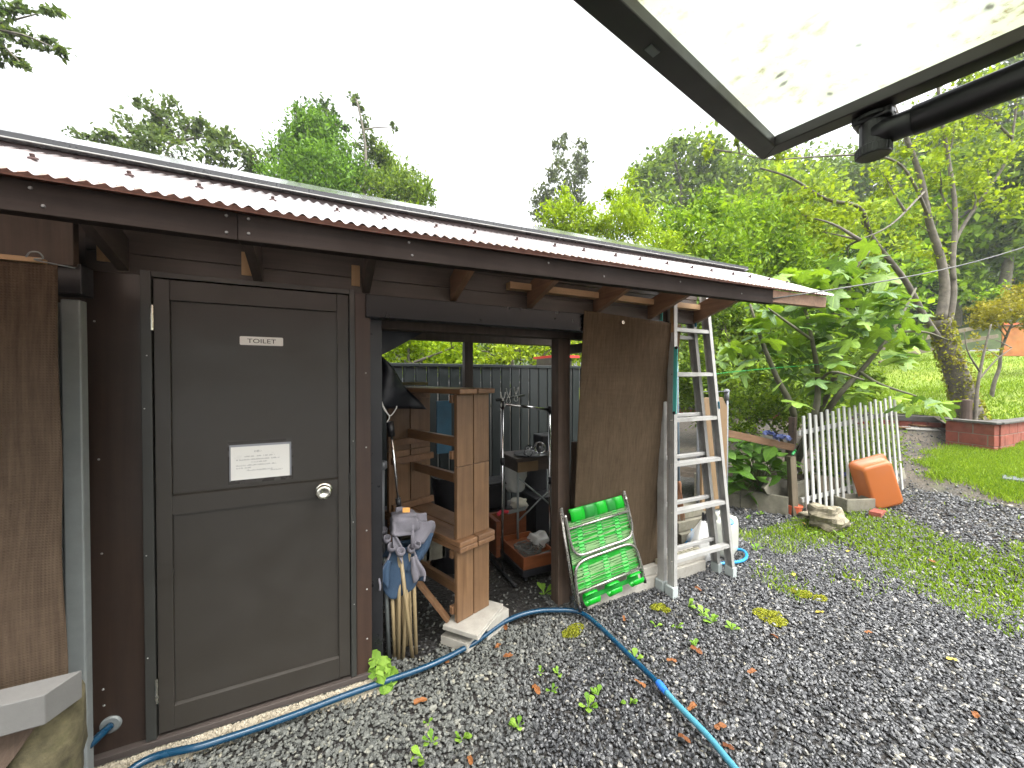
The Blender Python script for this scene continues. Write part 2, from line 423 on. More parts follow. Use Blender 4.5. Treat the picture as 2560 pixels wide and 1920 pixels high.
def poly_mat():
    q = NT('dirty_polycarbonate'); v = q.coords((1,1,1), rnd=False)
    tr = q.n('ShaderNodeBsdfTranslucent'); df = q.n('ShaderNodeBsdfTransparent'); gl = q.n('ShaderNodeBsdfGlossy'); gl.inputs['Roughness'].default_value = 0.15
    n1 = q.noise(v, 26, 8, 0.72, 0.2); n2 = q.noise(v, 3.6, 4)
    dirt = q.math('MULTIPLY', q.ramp(n1, [(0.54, (0,0,0)), (0.66, (0.8,)*3)]), q.ramp(n2, [(0.46, (0,0,0)), (0.64, (1,)*3)]))
    moss = q.mix(q.ramp(n2, [(0.3, (0,0,0)), (0.75, (0.75,)*3)]), (0.52,0.55,0.53), (0.46,0.47,0.36))
    col = q.mix(dirt, moss, (0.20,0.165,0.05))
    q.l(col, tr.inputs['Color']); q.l(col, df.inputs['Color'])
    m1 = q.n('ShaderNodeMixShader'); m1.inputs[0].default_value = 0.35
    q.l(tr.outputs[0], m1.inputs[1]); q.l(df.outputs[0], m1.inputs[2])
    m2 = q.n('ShaderNodeMixShader'); m2.inputs[0].default_value = 0.04
    q.l(m1.outputs[0], m2.inputs[1]); q.l(gl.outputs[0], m2.inputs[2]); q.l(m2.outputs[0], q.out.inputs['Surface'])
    return q.mat
M['poly'] = poly_mat()
def glass_mat(name, c=(1,1,1), rough=0.02):
    q = NT(name); q.set(Base_Color=c, Roughness=rough, Transmission_Weight=1.0, IOR=1.45); return q.mat
M['glass'] = glass_mat('clear_glass')
def bag_mat():
    q = NT('clear_plastic_bag'); t = q.n('ShaderNodeBsdfTransparent'); mx = q.n('ShaderNodeMixShader'); mx.inputs[0].default_value = 0.6
    q.set(Base_Color=(0.75,0.75,0.72), Roughness=0.2); q.bump(q.noise(q.coords(), 25, 4), 0.6, 0.01)
    q.l(t.outputs[0], mx.inputs[1]); q.l(q.p.outputs[0], mx.inputs[2]); q.l(mx.outputs[0], q.out.inputs['Surface']); return q.mat
M['bag'] = bag_mat()
def web_mat(name, c):
    q = NT(name); q.set(Base_Color=c, Roughness=0.35)
    tr = q.n('ShaderNodeBsdfTranslucent'); tr.inputs['Color'].default_value = (*c, 1)
    mx = q.n('ShaderNodeMixShader'); mx.inputs[0].default_value = 0.15
    q.l(q.p.outputs[0], mx.inputs[1]); q.l(tr.outputs[0], mx.inputs[2]); q.l(mx.outputs[0], q.out.inputs['Surface']); return q.mat
M['web_pale'] = web_mat('pale_green_webbing', (0.25,0.44,0.19))
M['web_mid'] = web_mat('green_webbing', (0.02,0.40,0.035))
M['web_dark'] = web_mat('deep_green_webbing', (0.018,0.24,0.035))
M['green_flap'] = web_mat('bright_green_vinyl', (0.006,0.40,0.02))

def ground_mat():
    q = NT('wet_gravel_soil'); g = q.n('ShaderNodeNewGeometry'); P = g.outputs['Position']
    vo = q.n('ShaderNodeTexVoronoi'); vo.inputs['Scale'].default_value = 42; q.l(P, vo.inputs['Vector'])
    base = q.ramp(vo.outputs['Distance'], [(0.0, (0.075,0.077,0.08)), (0.55, (0.014,0.014,0.014))])
    cr = q.ramp(vo.outputs['Color'], [(0.2, (0.45,)*3), (0.9, (1.5,)*3)])
    base = q.mix(1.0, base, cr, 'MULTIPLY')
    n1 = q.noise(P, 1.3, 6, 0.65); soil = q.ramp(q.noise(P, 14, 7), [(0.3, (0.055,0.040,0.026)), (0.7, (0.16,0.125,0.085))])
    sx = q.n('ShaderNodeSeparateXYZ'); q.l(P, sx.inputs[0])
    far = q.ramp(q.math('MULTIPLY', q.math('SUBTRACT', sx.outputs[0], 4.0), 0.2), [(0.15, (0.12,)*3), (0.75, (0.75,)*3)])
    f = q.math('MULTIPLY', q.ramp(n1, [(0.36, (0.3,)*3), (0.60, (1,)*3)]), far)
    col = q.mix(f, base, soil)
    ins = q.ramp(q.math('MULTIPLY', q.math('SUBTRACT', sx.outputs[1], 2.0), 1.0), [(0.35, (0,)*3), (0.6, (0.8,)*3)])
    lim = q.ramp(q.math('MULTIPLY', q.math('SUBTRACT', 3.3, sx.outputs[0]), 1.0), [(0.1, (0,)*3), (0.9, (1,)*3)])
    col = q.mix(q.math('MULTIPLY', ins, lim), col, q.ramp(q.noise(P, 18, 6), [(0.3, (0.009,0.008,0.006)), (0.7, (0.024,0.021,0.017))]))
    moss = q.ramp(q.noise(P, 2.1, 5), [(0.56, (0,)*3), (0.7, (0.55,)*3)])
    col = q.mix(q.math('MULTIPLY', moss, far), col, (0.09,0.12,0.02))
    q.set(Base_Color=col, Roughness=0.6, Specular_IOR_Level=0.45)
    q.bump(q.math('ADD', vo.outputs['Distance'], q.noise(P, 30, 5)), 0.7, 0.02)
    return q.mat
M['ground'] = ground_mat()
def gravel_mat():
    q = NT('crushed_stone'); g = q.n('ShaderNodeNewGeometry'); P = g.outputs['Position']; r = g.outputs['Random Per Island']
    wet = q.ramp(r, [(0.0, (0.036,0.037,0.040)), (0.45, (0.058,0.060,0.064)), (0.8, (0.105,0.107,0.11)), (0.95, (0.18,0.18,0.175)), (0.985, (0.30,0.28,0.22)), (1.0, (0.36,0.34,0.30))])
    dry = q.ramp(r, [(0.0, (0.080,0.084,0.077)), (0.5, (0.135,0.140,0.127)), (0.85, (0.18,0.186,0.165)), (0.97, (0.26,0.255,0.21)), (1.0, (0.30,0.28,0.21))])
    sx = q.n('ShaderNodeSeparateXYZ'); q.l(P, sx.inputs[0])
    # stones under the eave stay dry, those beyond its drip line are wet
    d = q.math('ADD', q.math('SUBTRACT', q.math('MULTIPLY', sx.outputs[1], 1.1), q.math('MULTIPLY', sx.outputs[0], 0.75)), q.math('MULTIPLY', q.noise(P, 2.2, 5), 1.1))
    f = q.ramp(q.math('MULTIPLY', q.math('SUBTRACT', d, 1.35), 0.9), [(0.1, (0,)*3), (0.85, (1,)*3)])
    col = q.mix(f, wet, dry); col = q.mix(1.0, col, (0.86,0.86,0.86), 'MULTIPLY')
    col = q.mix(1.0, col, q.ramp(q.noise(P, 60, 4), [(0.3, (0.7,)*3), (0.7, (1.25,)*3)]), 'MULTIPLY')
    q.set(Base_Color=col, Roughness=q.ramp(f, [(0, (0.34,)*3), (1, (0.7,)*3)]), Specular_IOR_Level=0.5)
    q.bump(q.noise(P, 180, 4), 0.3, 0.002)
    return q.mat
M['gravel'] = gravel_mat()
def lawn_mat():
    q = NT('lawn_turf'); g = q.n('ShaderNodeNewGeometry'); P = g.outputs['Position']
    col = q.ramp(q.noise(P, 3.0, 7), [(0.3, (0.10,0.16,0.012)), (0.7, (0.20,0.28,0.02))])
    col = q.mix(q.ramp(q.noise(P, 0.7, 4), [(0.45, (0,)*3), (0.7, (0.5,)*3)]), col, (0.24,0.26,0.03))
    q.set(Base_Color=col, Roughness=0.9); q.bump(q.noise(P, 60, 5), 0.8, 0.03); return q.mat
M['lawn'] = lawn_mat()
M['hill'] = plain('hill_undergrowth', (0.035,0.055,0.012), 0.95, var=0.6, ns=0.8, bump=0.8, bs=4)
M['grass'] = leafmat('grass_blades', (0.10,0.19,0.012), (0.30,0.42,0.03), 0.4, 0.5)
M['weed'] = leafmat('weed_leaves', (0.10,0.22,0.02), (0.26,0.42,0.06), 0.35, 0.4)
M['moss'] = leafmat('moss_tufts', (0.16,0.18,0.015), (0.33,0.33,0.03), 0.2, 0.8)

# ------------------------------------------------------------------ ground
def build_ground():
    xs = [-125,-60,-20,-8,-4]+[i*0.5 for i in range(-6, 32)]+[16,18,22,40,80,125]
    ys = [-125,-60,-20,-8,-4]+[i*0.5 for i in range(-6, 24)]+[14,18,25,50,90,125]
    me = bpy.data.meshes.new('ground')
    vs = [(x, y, HG(x, y)-0.004) for y in ys for x in xs]; n = len(xs)
    fs = [(j*n+i, j*n+i+1, (j+1)*n+i+1, (j+1)*n+i) for j in range(len(ys)-1) for i in range(n-1)]
    me.from_pydata(vs, [], fs)
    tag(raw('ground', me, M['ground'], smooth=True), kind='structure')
    def sw(s, w):   # kerb coordinates to the world
        return (12.89+s*math.cos(KA)-w*math.sin(KA), 3.4+s*math.sin(KA)+w*math.cos(KA))
    b = MB()
    def fl(u, v):
        s = u*14; w = -14+26*v; x, y = sw(s, w)
        return (x, y, 0.80+0.16*s+0.10*math.sin(s*0.9+w*0.3)*min(1, s)+0.05*math.sin(w*1.3+s))
    b.grid(fl, 56, 80)
    tag(b.build('lawn', M['lawn'], smooth=True, fixn=False), kind='structure')
    b = MB()
    def fh(u, v):
        s = 14+u*46; w = -50+110*v; x, y = sw(s, w)
        return (x, y, 3.0+0.50*(s-14)*(1.0 if s < 70 else 1.0)+1.6*math.sin(w*0.13+s*0.05)*min(1, (s-14)/10))
    b.grid(fh, 30, 40)
    tag(b.build('hillside', M['hill'], smooth=True, fixn=False), kind='structure')
    return sw
SW = build_ground()

def quads_mesh(name, V, k):     # V: (N,k,3) polygons
    N = V.shape[0]; me = bpy.data.meshes.new(name)
    me.vertices.add(N*k); me.vertices.foreach_set('co', V.reshape(-1).astype(np.float32))
    me.loops.add(N*k); me.loops.foreach_set('vertex_index', np.arange(N*k, dtype=np.int32))
    me.polygons.add(N); me.polygons.foreach_set('loop_start', np.arange(0, N*k, k, dtype=np.int32)); me.polygons.foreach_set('loop_total', np.full(N, k, dtype=np.int32))
    me.update(calc_edges=True); me.validate()
    return me
def rand_rot(n, rng):
    q = rng.normal(size=(n, 4)); q /= np.linalg.norm(q, axis=1)[:, None]
    w, x, y, z = q.T
    return np.stack([np.stack([1-2*(y*y+z*z), 2*(x*y-z*w), 2*(x*z+y*w)], -1), np.stack([2*(x*y+z*w), 1-2*(x*x+z*z), 2*(y*z-x*w)], -1), np.stack([2*(x*z-y*w), 2*(y*z+x*w), 1-2*(x*x+y*y)], -1)], 1)

def build_gravel():
    rng = np.random.default_rng(5)
    t = (1+5**0.5)/2
    ico = np.array([(-1,t,0),(1,t,0),(-1,-t,0),(1,-t,0),(0,-1,t),(0,1,t),(0,-1,-t),(0,1,-t),(t,0,-1),(t,0,1),(-t,0,-1),(-t,0,1)], float)
    ico /= np.linalg.norm(ico[0])
    fc = np.array([(0,11,5),(0,5,1),(0,1,7),(0,7,10),(0,10,11),(1,5,9),(5,11,4),(11,10,2),(10,7,6),(7,1,8),(3,9,4),(3,4,2),(3,2,6),(3,6,8),(3,8,9),(4,9,5),(2,4,11),(6,2,10),(8,6,7),(9,8,1)])
    pts = []
    def scatter(n, x0, x1, y0, y1, cond, smin, smax):
        x = rng.uniform(x0, x1, n*3); y = rng.uniform(y0, y1, n*3)
        m = cond(x, y); x = x[m][:n]; y = y[m][:n]
        s = rng.uniform(smin, smax, len(x))*np.where(rng.random(len(x)) < 0.06, 1.5, 1.0)
        pts.append(np.stack([x, y, s], 1))
    vis = lambda x, y: (y > 1.45-0.49*x) & (y > -0.05+0.19*(x-2.72)) & (y < np.where(x < 0.25, 2.165, np.where(x < 1.5, 2.36+0.05*np.sin(9*x), 2.55)))
    scatter(58000, -1.3, 4.6, -0.2, 2.55, vis, 0.0060, 0.0122)
    scatter(11000, 4.2, 7.2, 0.2, 2.4, lambda x, y: (y > -0.05+0.19*(x-2.72)) & (y < 2.35) & (rng.random(len(x)) < 0.95), 0.008, 0.017)
    scatter(1500, 6.6, 12.5, 1.0, 5.5, lambda x, y: (np.abs((y-1.9)-(x-7)*0.42) < 1.1), 0.008, 0.02)
    scatter(5000, 3.1, 5.2, 2.45, 3.5, lambda x, y: rng.random(len(x)) < np.clip(1.3-(y-2.45)*0.8, 0.1, 1), 0.007, 0.015)
    scatter(500, 0.3, 2.6, 2.35, 3.2, lambda x, y: rng.random(len(x)) < np.clip(1.2-(y-2.35)*1.5, 0.05, 1), 0.006, 0.013)
    A = np.concatenate(pts); n = len(A)
    z0 = 0.07*np.clip(A[:, 0]-4.5, 0, 9.5)
    rot = rand_rot(n, rng)
    sh = ico[None]*rng.uniform(0.72, 1.22, (n, 12, 1))
    sh = sh*np.stack([rng.uniform(0.85, 1.45, n), rng.uniform(0.7, 1.1, n), rng.uniform(0.45, 0.85, n)], 1)[:, None, :]
    V = np.einsum('nij,nkj->nki', rot, sh)*A[:, 2][:, None, None]
    V[:, :, 2] *= 0.8
    V += np.stack([A[:, 0], A[:, 1], z0+A[:, 2]*rng.uniform(0.1, 0.9, n)], 1)[:, None, :]
    me = bpy.data.meshes.new('gravel')
    me.vertices.add(n*12); me.vertices.foreach_set('co', V.reshape(-1).astype(np.float32))
    idx = (fc[None]+(np.arange(n)*12)[:, None, None]).reshape(-1).astype(np.int32)
    me.loops.add(len(idx)); me.loops.foreach_set('vertex_index', idx)
    m = n*20; me.polygons.add(m); me.polygons.foreach_set('loop_start', np.arange(0, m*3, 3, dtype=np.int32)); me.polygons.foreach_set('loop_total', np.full(m, 3, dtype=np.int32))
    me.update(calc_edges=True); me.shade_flat()
    tag(raw('gravel', me, M['gravel']), 'loose grey crushed stone covering the yard', 'gravel', kind='stuff')
build_gravel()
# ------------------------------------------------------------------ the shed
shed = thing('toilet_shed', 'brown timber shed with a dark toilet door and an open storage bay', 'shed', (0.9, 2.3, 0))
def P(name, mb, mat, parent=None, **kw):
    return mb.build(name, mat, parent or shed, **kw)
WY = 2.21
# horizontal wall planks above door and bay
z = 2.142
for i, h in enumerate((0.086, 0.113, 0.118, 0.12)):
    x0, x1 = -0.888, 2.80
    P('wall_plank', MB().box(x0, x1, WY+0.004*(i % 2), WY+0.03, z, z+h-0.003), M['wood_wall'], bevel=0.002)
    z += h
P('wall_panel', MB().box(-0.888, -0.712, WY+0.002, WY+0.03, 0.10, 2.141), M['wood_wall_z'])
for (x, z) in [(-0.862,1.93),(-0.855,1.35),(-0.850,0.95),(-0.852,0.37),(-0.85,0.30)]:
    P('screw_head', MB().lathe([(0.0045,0),(0.003,0.003)], (x, WY+0.001, z), (0,-1,0), 8), M['alu'])
P('door_post', MB().box(0.147, 0.224, WY-0.012, WY+0.09, 0.09, 2.141), M['wood_red'], bevel=0.002)
for z in (1.72,1.32,1.62-0.75,0.55,0.28):
    P('screw_head', MB().lathe([(0.0045,0),(0.003,0.003)], (0.20, WY-0.012, z), (0,-1,0), 8), M['white_paint'])
# hidden wall to the left, behind the netting
P('back_panel', MB().box(-3.2, -0.89, WY+0.05, WY+0.09, 0.0, 2.5), M['wood_wall'])
P('partition', MB().box(0.215, 0.245, WY+0.095, 4.0, 0.0, 2.35), M['wood_wall_z'])
P('end_panel', MB().box(-3.2, 0.21, 3.98, 4.02, 0.0, 2.3), M['wood_wall'])
# door frame
fr = MB(); fr.box(-0.710, -0.674, WY-0.022, WY+0.06, 0.10, 2.158); fr.box(0.120, 0.146, WY-0.022, WY+0.06, 0.10, 2.158); fr.box(-0.673, 0.119, WY-0.021, WY+0.06, 2.1325, 2.157)
P('door_frame', fr, M['door_frame'], bevel=0.002)
for (x, z) in [(-0.69,1.79),(-0.70,1.56),(-0.70,0.92),(-0.70,0.47),(0.135,1.36),(0.133,0.93),(0.135,0.49)]:
    P('screw_head', MB().lathe([(0.003,0),(0.002,0.002)], (x, WY-0.022, z), (0,-1,0), 8), M['white_paint'])
P('threshold_gap', MB().box(-0.70, 0.13, WY+0.03, WY+0.05, 0.10, 2.14), M['black_gap'])
# the door leaf: stiles and rails round two sunk panels
dx0, dx1, dz0, dz1 = -0.668, 0.1145, 0.117, 2.128
fy, py = WY-0.018, WY-0.004
mid0, mid1, bot, topz, sl, sr = 1.082, 1.165, 0.222, 2.036, -0.612, 0.060
door = P('door', MB().box(dx0+0.01, dx1-0.01, WY+0.004, WY+0.028, dz0+0.01, dz1-0.01), M['door'])
P('panel', MB().box(sl, sr, py, WY+0.003, mid1+0.008, topz), M['door'], door)
P('panel', MB().box(sl, sr, py, WY+0.003, bot+0.008, mid0), M['door'], door)
P('stile', MB().box(dx0, sl-0.0005, fy, WY+0.003, dz0, dz1), M['door'], door, bevel=0.003)
P('stile', MB().box(sr+0.0005, dx1, fy, WY+0.003, dz0, dz1), M['door'], door, bevel=0.003)
P('rail', MB().box(sl, sr, fy+0.0005, WY+0.003, topz+0.0005, dz1-0.0005), M['door'], door, bevel=0.003)
def ledge_rail(z0, z1, slope):
    b = MB(); b.prism([(sl, fy+0.0005, z0), (sl, WY+0.002, z0), (sl, WY+0.002, z1+slope), (sl, py-0.001, z1+slope), (sl, fy+0.0005, z1)], (sr-sl, 0, 0)); return b
P('rail', ledge_rail(mid0, mid1, 0.007), M['door'], door)
P('rail', ledge_rail(dz0+0.0005, bot, 0.007), M['door'], door)
kn = MB(); kx, kz = -0.006, 1.118
kn.lathe([(0.040,0),(0.040,0.004),(0.033,0.009),(0.020,0.013),(0.018,0.028),(0.030,0.034),(0.037,0.042),(0.038,0.050),(0.032,0.058),(0.020,0.062),(0.018,0.0595),(0.005,0.0590),(0.003,0.056)], (kx, fy, kz), (0,-1,0), 28)
P('knob', kn, M['steel'], door, smooth=True)
P('strike_plate', MB().box(0.1158, 0.1195, fy-0.004, fy+0.006, 1.075, 1.19), M['door_frame'], door)
for z in (1.955, 0.315):
    hb = MB().tube([(-0.671, fy-0.005, z-0.055), (-0.671, fy-0.005, z+0.055)], 0.0062, 10)
    P('hinge', hb, M['steel'], door, smooth=False)
# sill and mortar skirt
P('sill', MB().box(-0.889, 0.228, WY-0.030, WY+0.05, 0.072, 0.0985), M['wood_sill'], bevel=0.003)
sk = MB()
def fsk(u, v):
    x = -0.93+1.20*u; y = WY-0.022-0.035*v-0.006*math.sin(x*9)*v-0.004*math.sin(x*31); zz = 0.071*(1-v)-0.006
    return (x, y, zz+(0.006*math.sin(x*57+v*9)*math.sin(v*7+x*21)+0.004*math.sin(x*131+v*17))*v)
sk.grid(fsk, 320, 12); rs_ = random.Random(31)
for v in sk.v: v += Vector((rs_.uniform(-0.002,0.002), -abs(rs_.gauss(0,0.0045)), rs_.uniform(-0.003,0.003)))
P('mortar_skirt', sk, M['concrete_rough'], smooth=False, fixn=False)
P('footing', MB().box(-0.9, 0.24, WY-0.015, WY+0.10, -0.02, 0.0715), M['concrete'])
# fascia and eave (the eave climbs a little towards its right end)
def EZ(x): return 0.017*max(0.0, x-0.1)
def lift(b):
    for v in b.v: v.z += EZ(v.x)
    return b
for (x0, x1) in ((-3.2, -0.2105), (-0.2095, 2.224)):
    fb_ = MB().box(x0, x1, 1.275, 1.313, 2.068, 2.1425)
    for v in fb_.v: v.z += 0.036*max(0, v.x+0.2095)/2.4335
    P('fascia_board', fb_, M['wood_fascia'], bevel=0.002)
P('fascia_board', MB().prism([(2.226,1.277,2.112),(2.765,1.277,2.126),(2.775,1.277,2.190),(2.226,1.277,2.180)], (0,0.035,0)), M['wood_brace'], bevel=0.002)
for (x0, x1) in ((-3.2, 0.1), (0.1, 2.225)): P('eave_flashing', lift(MB().box(x0, x1, 1.262, 1.34, 2.143, 2.1465)), M['flash_red'])
for (x, z) in [(-0.60,2.125),(-0.58,2.088),(-0.235,2.13),(-0.185,2.13),(-0.235,2.085),(-0.185,2.09),(0.25,2.13),(0.26,2.09),(0.78,2.125),(1.05,2.10),(1.5,2.12),(1.95,2.10)]:
    P('screw_head', MB().lathe([(0.0045,0),(0.003,0.0025)], (x, 1.2752, z+EZ(x)), (0,-1,0), 8), M['dull_screw'])
SL = 0.4874
def zr(y): return 2.154+(y-1.245)*SL
cw = MB(); pitch, amp = 0.0318, 0.0050; nseg = 8; nw = 188; X0 = -3.2
prof = [(X0+pitch*i/nseg, amp*math.cos(2*math.pi*i/nseg)) for i in range(nw*nseg+1)]
vs = []; ysr = (1.240, 1.42, 1.60, 1.76)
for y in ysr:
    for (x, dz) in prof: vs.append((x, y, zr(y)+dz+(0.004*math.sin(x*2.1+y*5))))
n = len(prof); cw.add(vs, [(j*n+i, j*n+i+1, (j+1)*n+i+1, (j+1)*n+i) for j in range(len(ysr)-1) for i in range(n-1)])
lift(cw)
P('corrugated_sheet', cw, M['roof'], smooth=True, fixn=False)
ct = MB(); vs = []                                                   # the lapped sheet lifting at its corner
for i in range(nw*nseg+1): pass
for (x0, x1) in ((-3.2, 0.1), (0.1, 2.76)): P('wave_filler', lift(MB().box(x0, x1, 1.272, 1.276, 2.1467, 2.162)), M['filler'])
P('roof_batten', MB().beam((-3.2,1.33,zr(1.33)-0.032), (2.78,1.33,zr(1.33)-0.028), 0.03, 0.035), M['wood_fascia'])
scr = None
for i in range(36):
    x = -1.75+i*0.178
    if x > 2.75: break
    x = X0+round((x-X0)/pitch)*pitch; y = 1.475
    if scr is None:
        scr = MB().lathe([(0.011,0),(0.010,0.004),(0.005,0.006),(0.005,0.013),(0.002,0.014)], (0,0,0), (0,-0.46,0.89), 10).build('roof_screw', M['flash_brown'], shed)
        scr.location = Vector((x, y, zr(y)+EZ(x)+amp-0.001)); sc0 = scr
        for v in scr.data.vertices: v.co += ORG[shed]
    else:
        c = sc0.copy(); COL.objects.link(c); c.location = (x, y, zr(y)+EZ(x)+amp-0.001)
for o in list(COL.objects):
    if o.name.startswith('roof_screw'): o.location = Vector(o.location)-ORG[shed]
gy = 1.738
for (x0, x1) in ((-3.2, 0.1), (0.1, 2.70)): P('ridge_flashing', lift(MB().box(x0, x1, gy, gy+0.004, zr(gy)-0.01, 2.415)), M['flash_brown'])
for (x0, x1) in ((-3.2, 0.1), (0.1, 2.70)):
    P('gutter', lift(MB().prism([(x0,gy-0.022,2.436),(x0,gy-0.020,2.416),(x0,gy-0.008,2.411),(x0,gy+0.03,2.411),(x0,gy+0.03,2.414),(x0,gy-0.007,2.414),(x0,gy-0.017,2.418),(x0,gy-0.019,2.437)], (x1-x0,0,0))), M['gutter'])
    P('gutter_highlight', lift(MB().tube([(x0,gy-0.022,2.417),(x1,gy-0.022,2.417)], 0.0022, 6)), M['alu'])  # pale strip painted in for the highlight along the gutter
    P('upper_roof', lift(MB().prism([(x0,gy+0.012,2.438),(x0,2.42,2.438+0.67*0.49),(x0,4.35,2.16),(x0,4.35,2.15),(x0,2.42,2.755),(x0,gy+0.012,2.430)], (x1-x0,0,0))), M['roof_up'])
# braces under the eave
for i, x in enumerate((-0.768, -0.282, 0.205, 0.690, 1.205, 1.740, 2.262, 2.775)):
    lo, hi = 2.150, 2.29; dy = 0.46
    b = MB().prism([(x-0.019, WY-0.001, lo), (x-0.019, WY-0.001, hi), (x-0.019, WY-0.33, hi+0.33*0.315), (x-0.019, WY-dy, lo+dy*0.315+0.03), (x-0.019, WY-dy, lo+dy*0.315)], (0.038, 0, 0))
    P('eave_brace', b, M['wood_brace'] if i >= 3 else M['wood_brace_shaded'], bevel=0.002)  # right braces paler, left darker: light from the roof end painted in
for x in (-0.829, -0.329, 0.153):
    P('beam_end', MB().box(x-0.021, x+0.021, WY-0.008, WY+0.01, 2.182, 2.292), M['wood_raw'], bevel=0.002)
P('purlin', MB().box(1.035, 2.80, WY-0.065, WY-0.003, 2.250, 2.292), M['wood_raw_x'], bevel=0.002)
P('lintel', MB().box(0.20, 2.45, WY-0.035, WY+0.05, 2.018, 2.1405), M['lintel'], bevel=0.004)
P('inner_beam', MB().box(0.25, 2.75, WY+0.16, WY+0.265, 1.985, 2.09), M['wood_post'], bevel=0.003)
P('jamb', MB().box(0.226, 0.292, WY+0.06, WY+0.15, 0.0, 2.05), M['black_paint'], bevel=0.003)
P('bay_post', MB().box(1.545, 1.648, 2.385, 2.485, 0.0, 1.986), M['wood_post'], bevel=0.004)
P('bay_post', MB().box(2.60, 2.70, 2.385, 2.485, 0.0, 1.986), M['wood_post'], bevel=0.004)
P('rear_beam', MB().box(0.25, 2.75, 3.97, 4.06, 2.09, 2.24), M['wood_post'], bevel=0.004)
P('rear_rail', MB().box(0.25, 2.75, 3.90, 3.96, 2.20, 2.31), M['wood_red'])
for x in (1.375, 2.62):
    P('rear_post', MB().box(x, x+0.095, 3.98, 4.07, 0.0, 2.09), M['wood_post'], bevel=0.004)
P('side_beam', MB().box(2.61, 2.69, 2.49, 3.96, 1.99, 2.09), M['wood_post'])
# wall plate for the hose
P('hose_plate', MB().lathe([(0.036,0),(0.036,0.004),(0.030,0.009),(0.012,0.010)], (-0.829, WY+0.001, 0.212), (0,-1,0), 24), M['galv'], smooth=False)

# ---- sign and notice on the door
def text_mesh(s, size, mat, font=None):
    cu = bpy.data.curves.new('lettering', 'FONT'); cu.body = s; cu.size = size; cu.align_x = 'CENTER'; cu.align_y = 'CENTER'; cu.extrude = 0.0004
    cu.resolution_u = 6
    ob = bpy.data.objects.new('lettering', cu); COL.objects.link(ob)
    bpy.context.view_layer.update()
    me = bpy.data.meshes.new_from_object(ob.evaluated_get(bpy.context.evaluated_depsgraph_get()))
    bpy.data.objects.remove(ob, do_unlink=True)
    vs = [v.co.copy() for v in me.vertices]; fs = [tuple(p.vertices) for p in me.polygons]
    bpy.data.meshes.remove(me)
    return vs, fs
sx, sz = -0.2705, 1.871
b = MB(); hw, hh, r = 0.0885, 0.0205, 0.005
pp = []
for (cx, cz, a0) in ((hw-r, hh-r, 0), (-hw+r, hh-r, 90), (-hw+r, -hh+r, 180), (hw-r, -hh+r, 270)):
    for k in range(5):
        a = R(a0+k*22.5); pp.append((sx+cx+r*math.cos(a), py-0.0042, sz+cz+r*math.sin(a)))
b.prism(pp, (0, 0.0035, 0))
vs, fs = text_mesh('TOILET', 0.0255, None)
xs_ = [v.x for v in vs]; ys_ = [v.y for v in vs]; wx = max(xs_)-min(xs_); cx = (max(xs_)+min(xs_))/2; cy = (max(ys_)+min(ys_))/2
b.add([(sx+(v.x-cx)*0.117/wx, py-0.0048+v.z*0.5, sz+(v.y-cy)*1.12) for v in vs], fs, 1)
tag(b.build('toilet_sign', [M['white_plate'], M['ink']], fixn=False), 'small white plate lettered TOILET on the dark door', 'sign')

nt = thing('paper_notice', 'white printed paper in a clear sleeve on the door above the knob', 'notice', (-0.278, WY-0.006, 1.29))
tilt = 0.0
P('sleeve_backing', MB().box(-0.410, -0.143, py-0.0016, py-0.0006, 1.190, 1.392), plain('dark_sleeve', (0.040,0.036,0.032), 0.25, var=0.05, bump=0), nt)
P('paper', MB().box(-0.399, -0.158, py-0.0034, py-0.0022, 1.208, 1.366), M['white_plate'], nt)
sl_ = MB(); sl_.box(-0.403, -0.152, py-0.0048, py-0.0036, 1.366, 1.376); sl_.box(-0.156, -0.151, py-0.0048, py-0.0036, 1.208, 1.376); sl_.box(-0.4035, -0.400, py-0.0048, py-0.0036, 1.205, 1.366)
P('sleeve_edge', sl_, plain('sleeve_rim', (0.30,0.31,0.34), 0.2, var=0.05, bump=0), nt)
b = MB(); rr = random.Random(3)
def textline(x0, x1, z, h):
    x = x0
    while x < x1:
        w = rr.uniform(0.0018, 0.0036); k = rr.random()
        if k < 0.85:
            b.box(x, min(x+w*0.8, x1), py-0.0038, py-0.0035, z-h*0.5, z-h*0.5+h*0.25)
            if k < 0.6: b.box(x+w*0.3, x+w*0.55, py-0.0038, py-0.0035, z-h*0.25, z+h*0.5)
            if k < 0.4: b.box(x, min(x+w*0.7, x1), py-0.0038, py-0.0035, z+h*0.3, z+h*0.5)
        x += w
for (x0, x1, z) in [(-0.345,-0.222,1.318),(-0.378,-0.202,1.303),(-0.318,-0.256,1.290),(-0.378,-0.215,1.276),(-0.378,-0.320,1.264),(-0.338,-0.232,1.251),(-0.238,-0.190,1.245)]:
    textline(x0, x1, z, 0.0052)
vs, fs = text_mesh('お願い', 0.0105, None)
if vs:
    b.add([(-0.291+v.x, py-0.0040+v.z*0.3, 1.340+v.y) for v in vs], fs)
P('print', b, M['ink_grey'], nt, fixn=False)
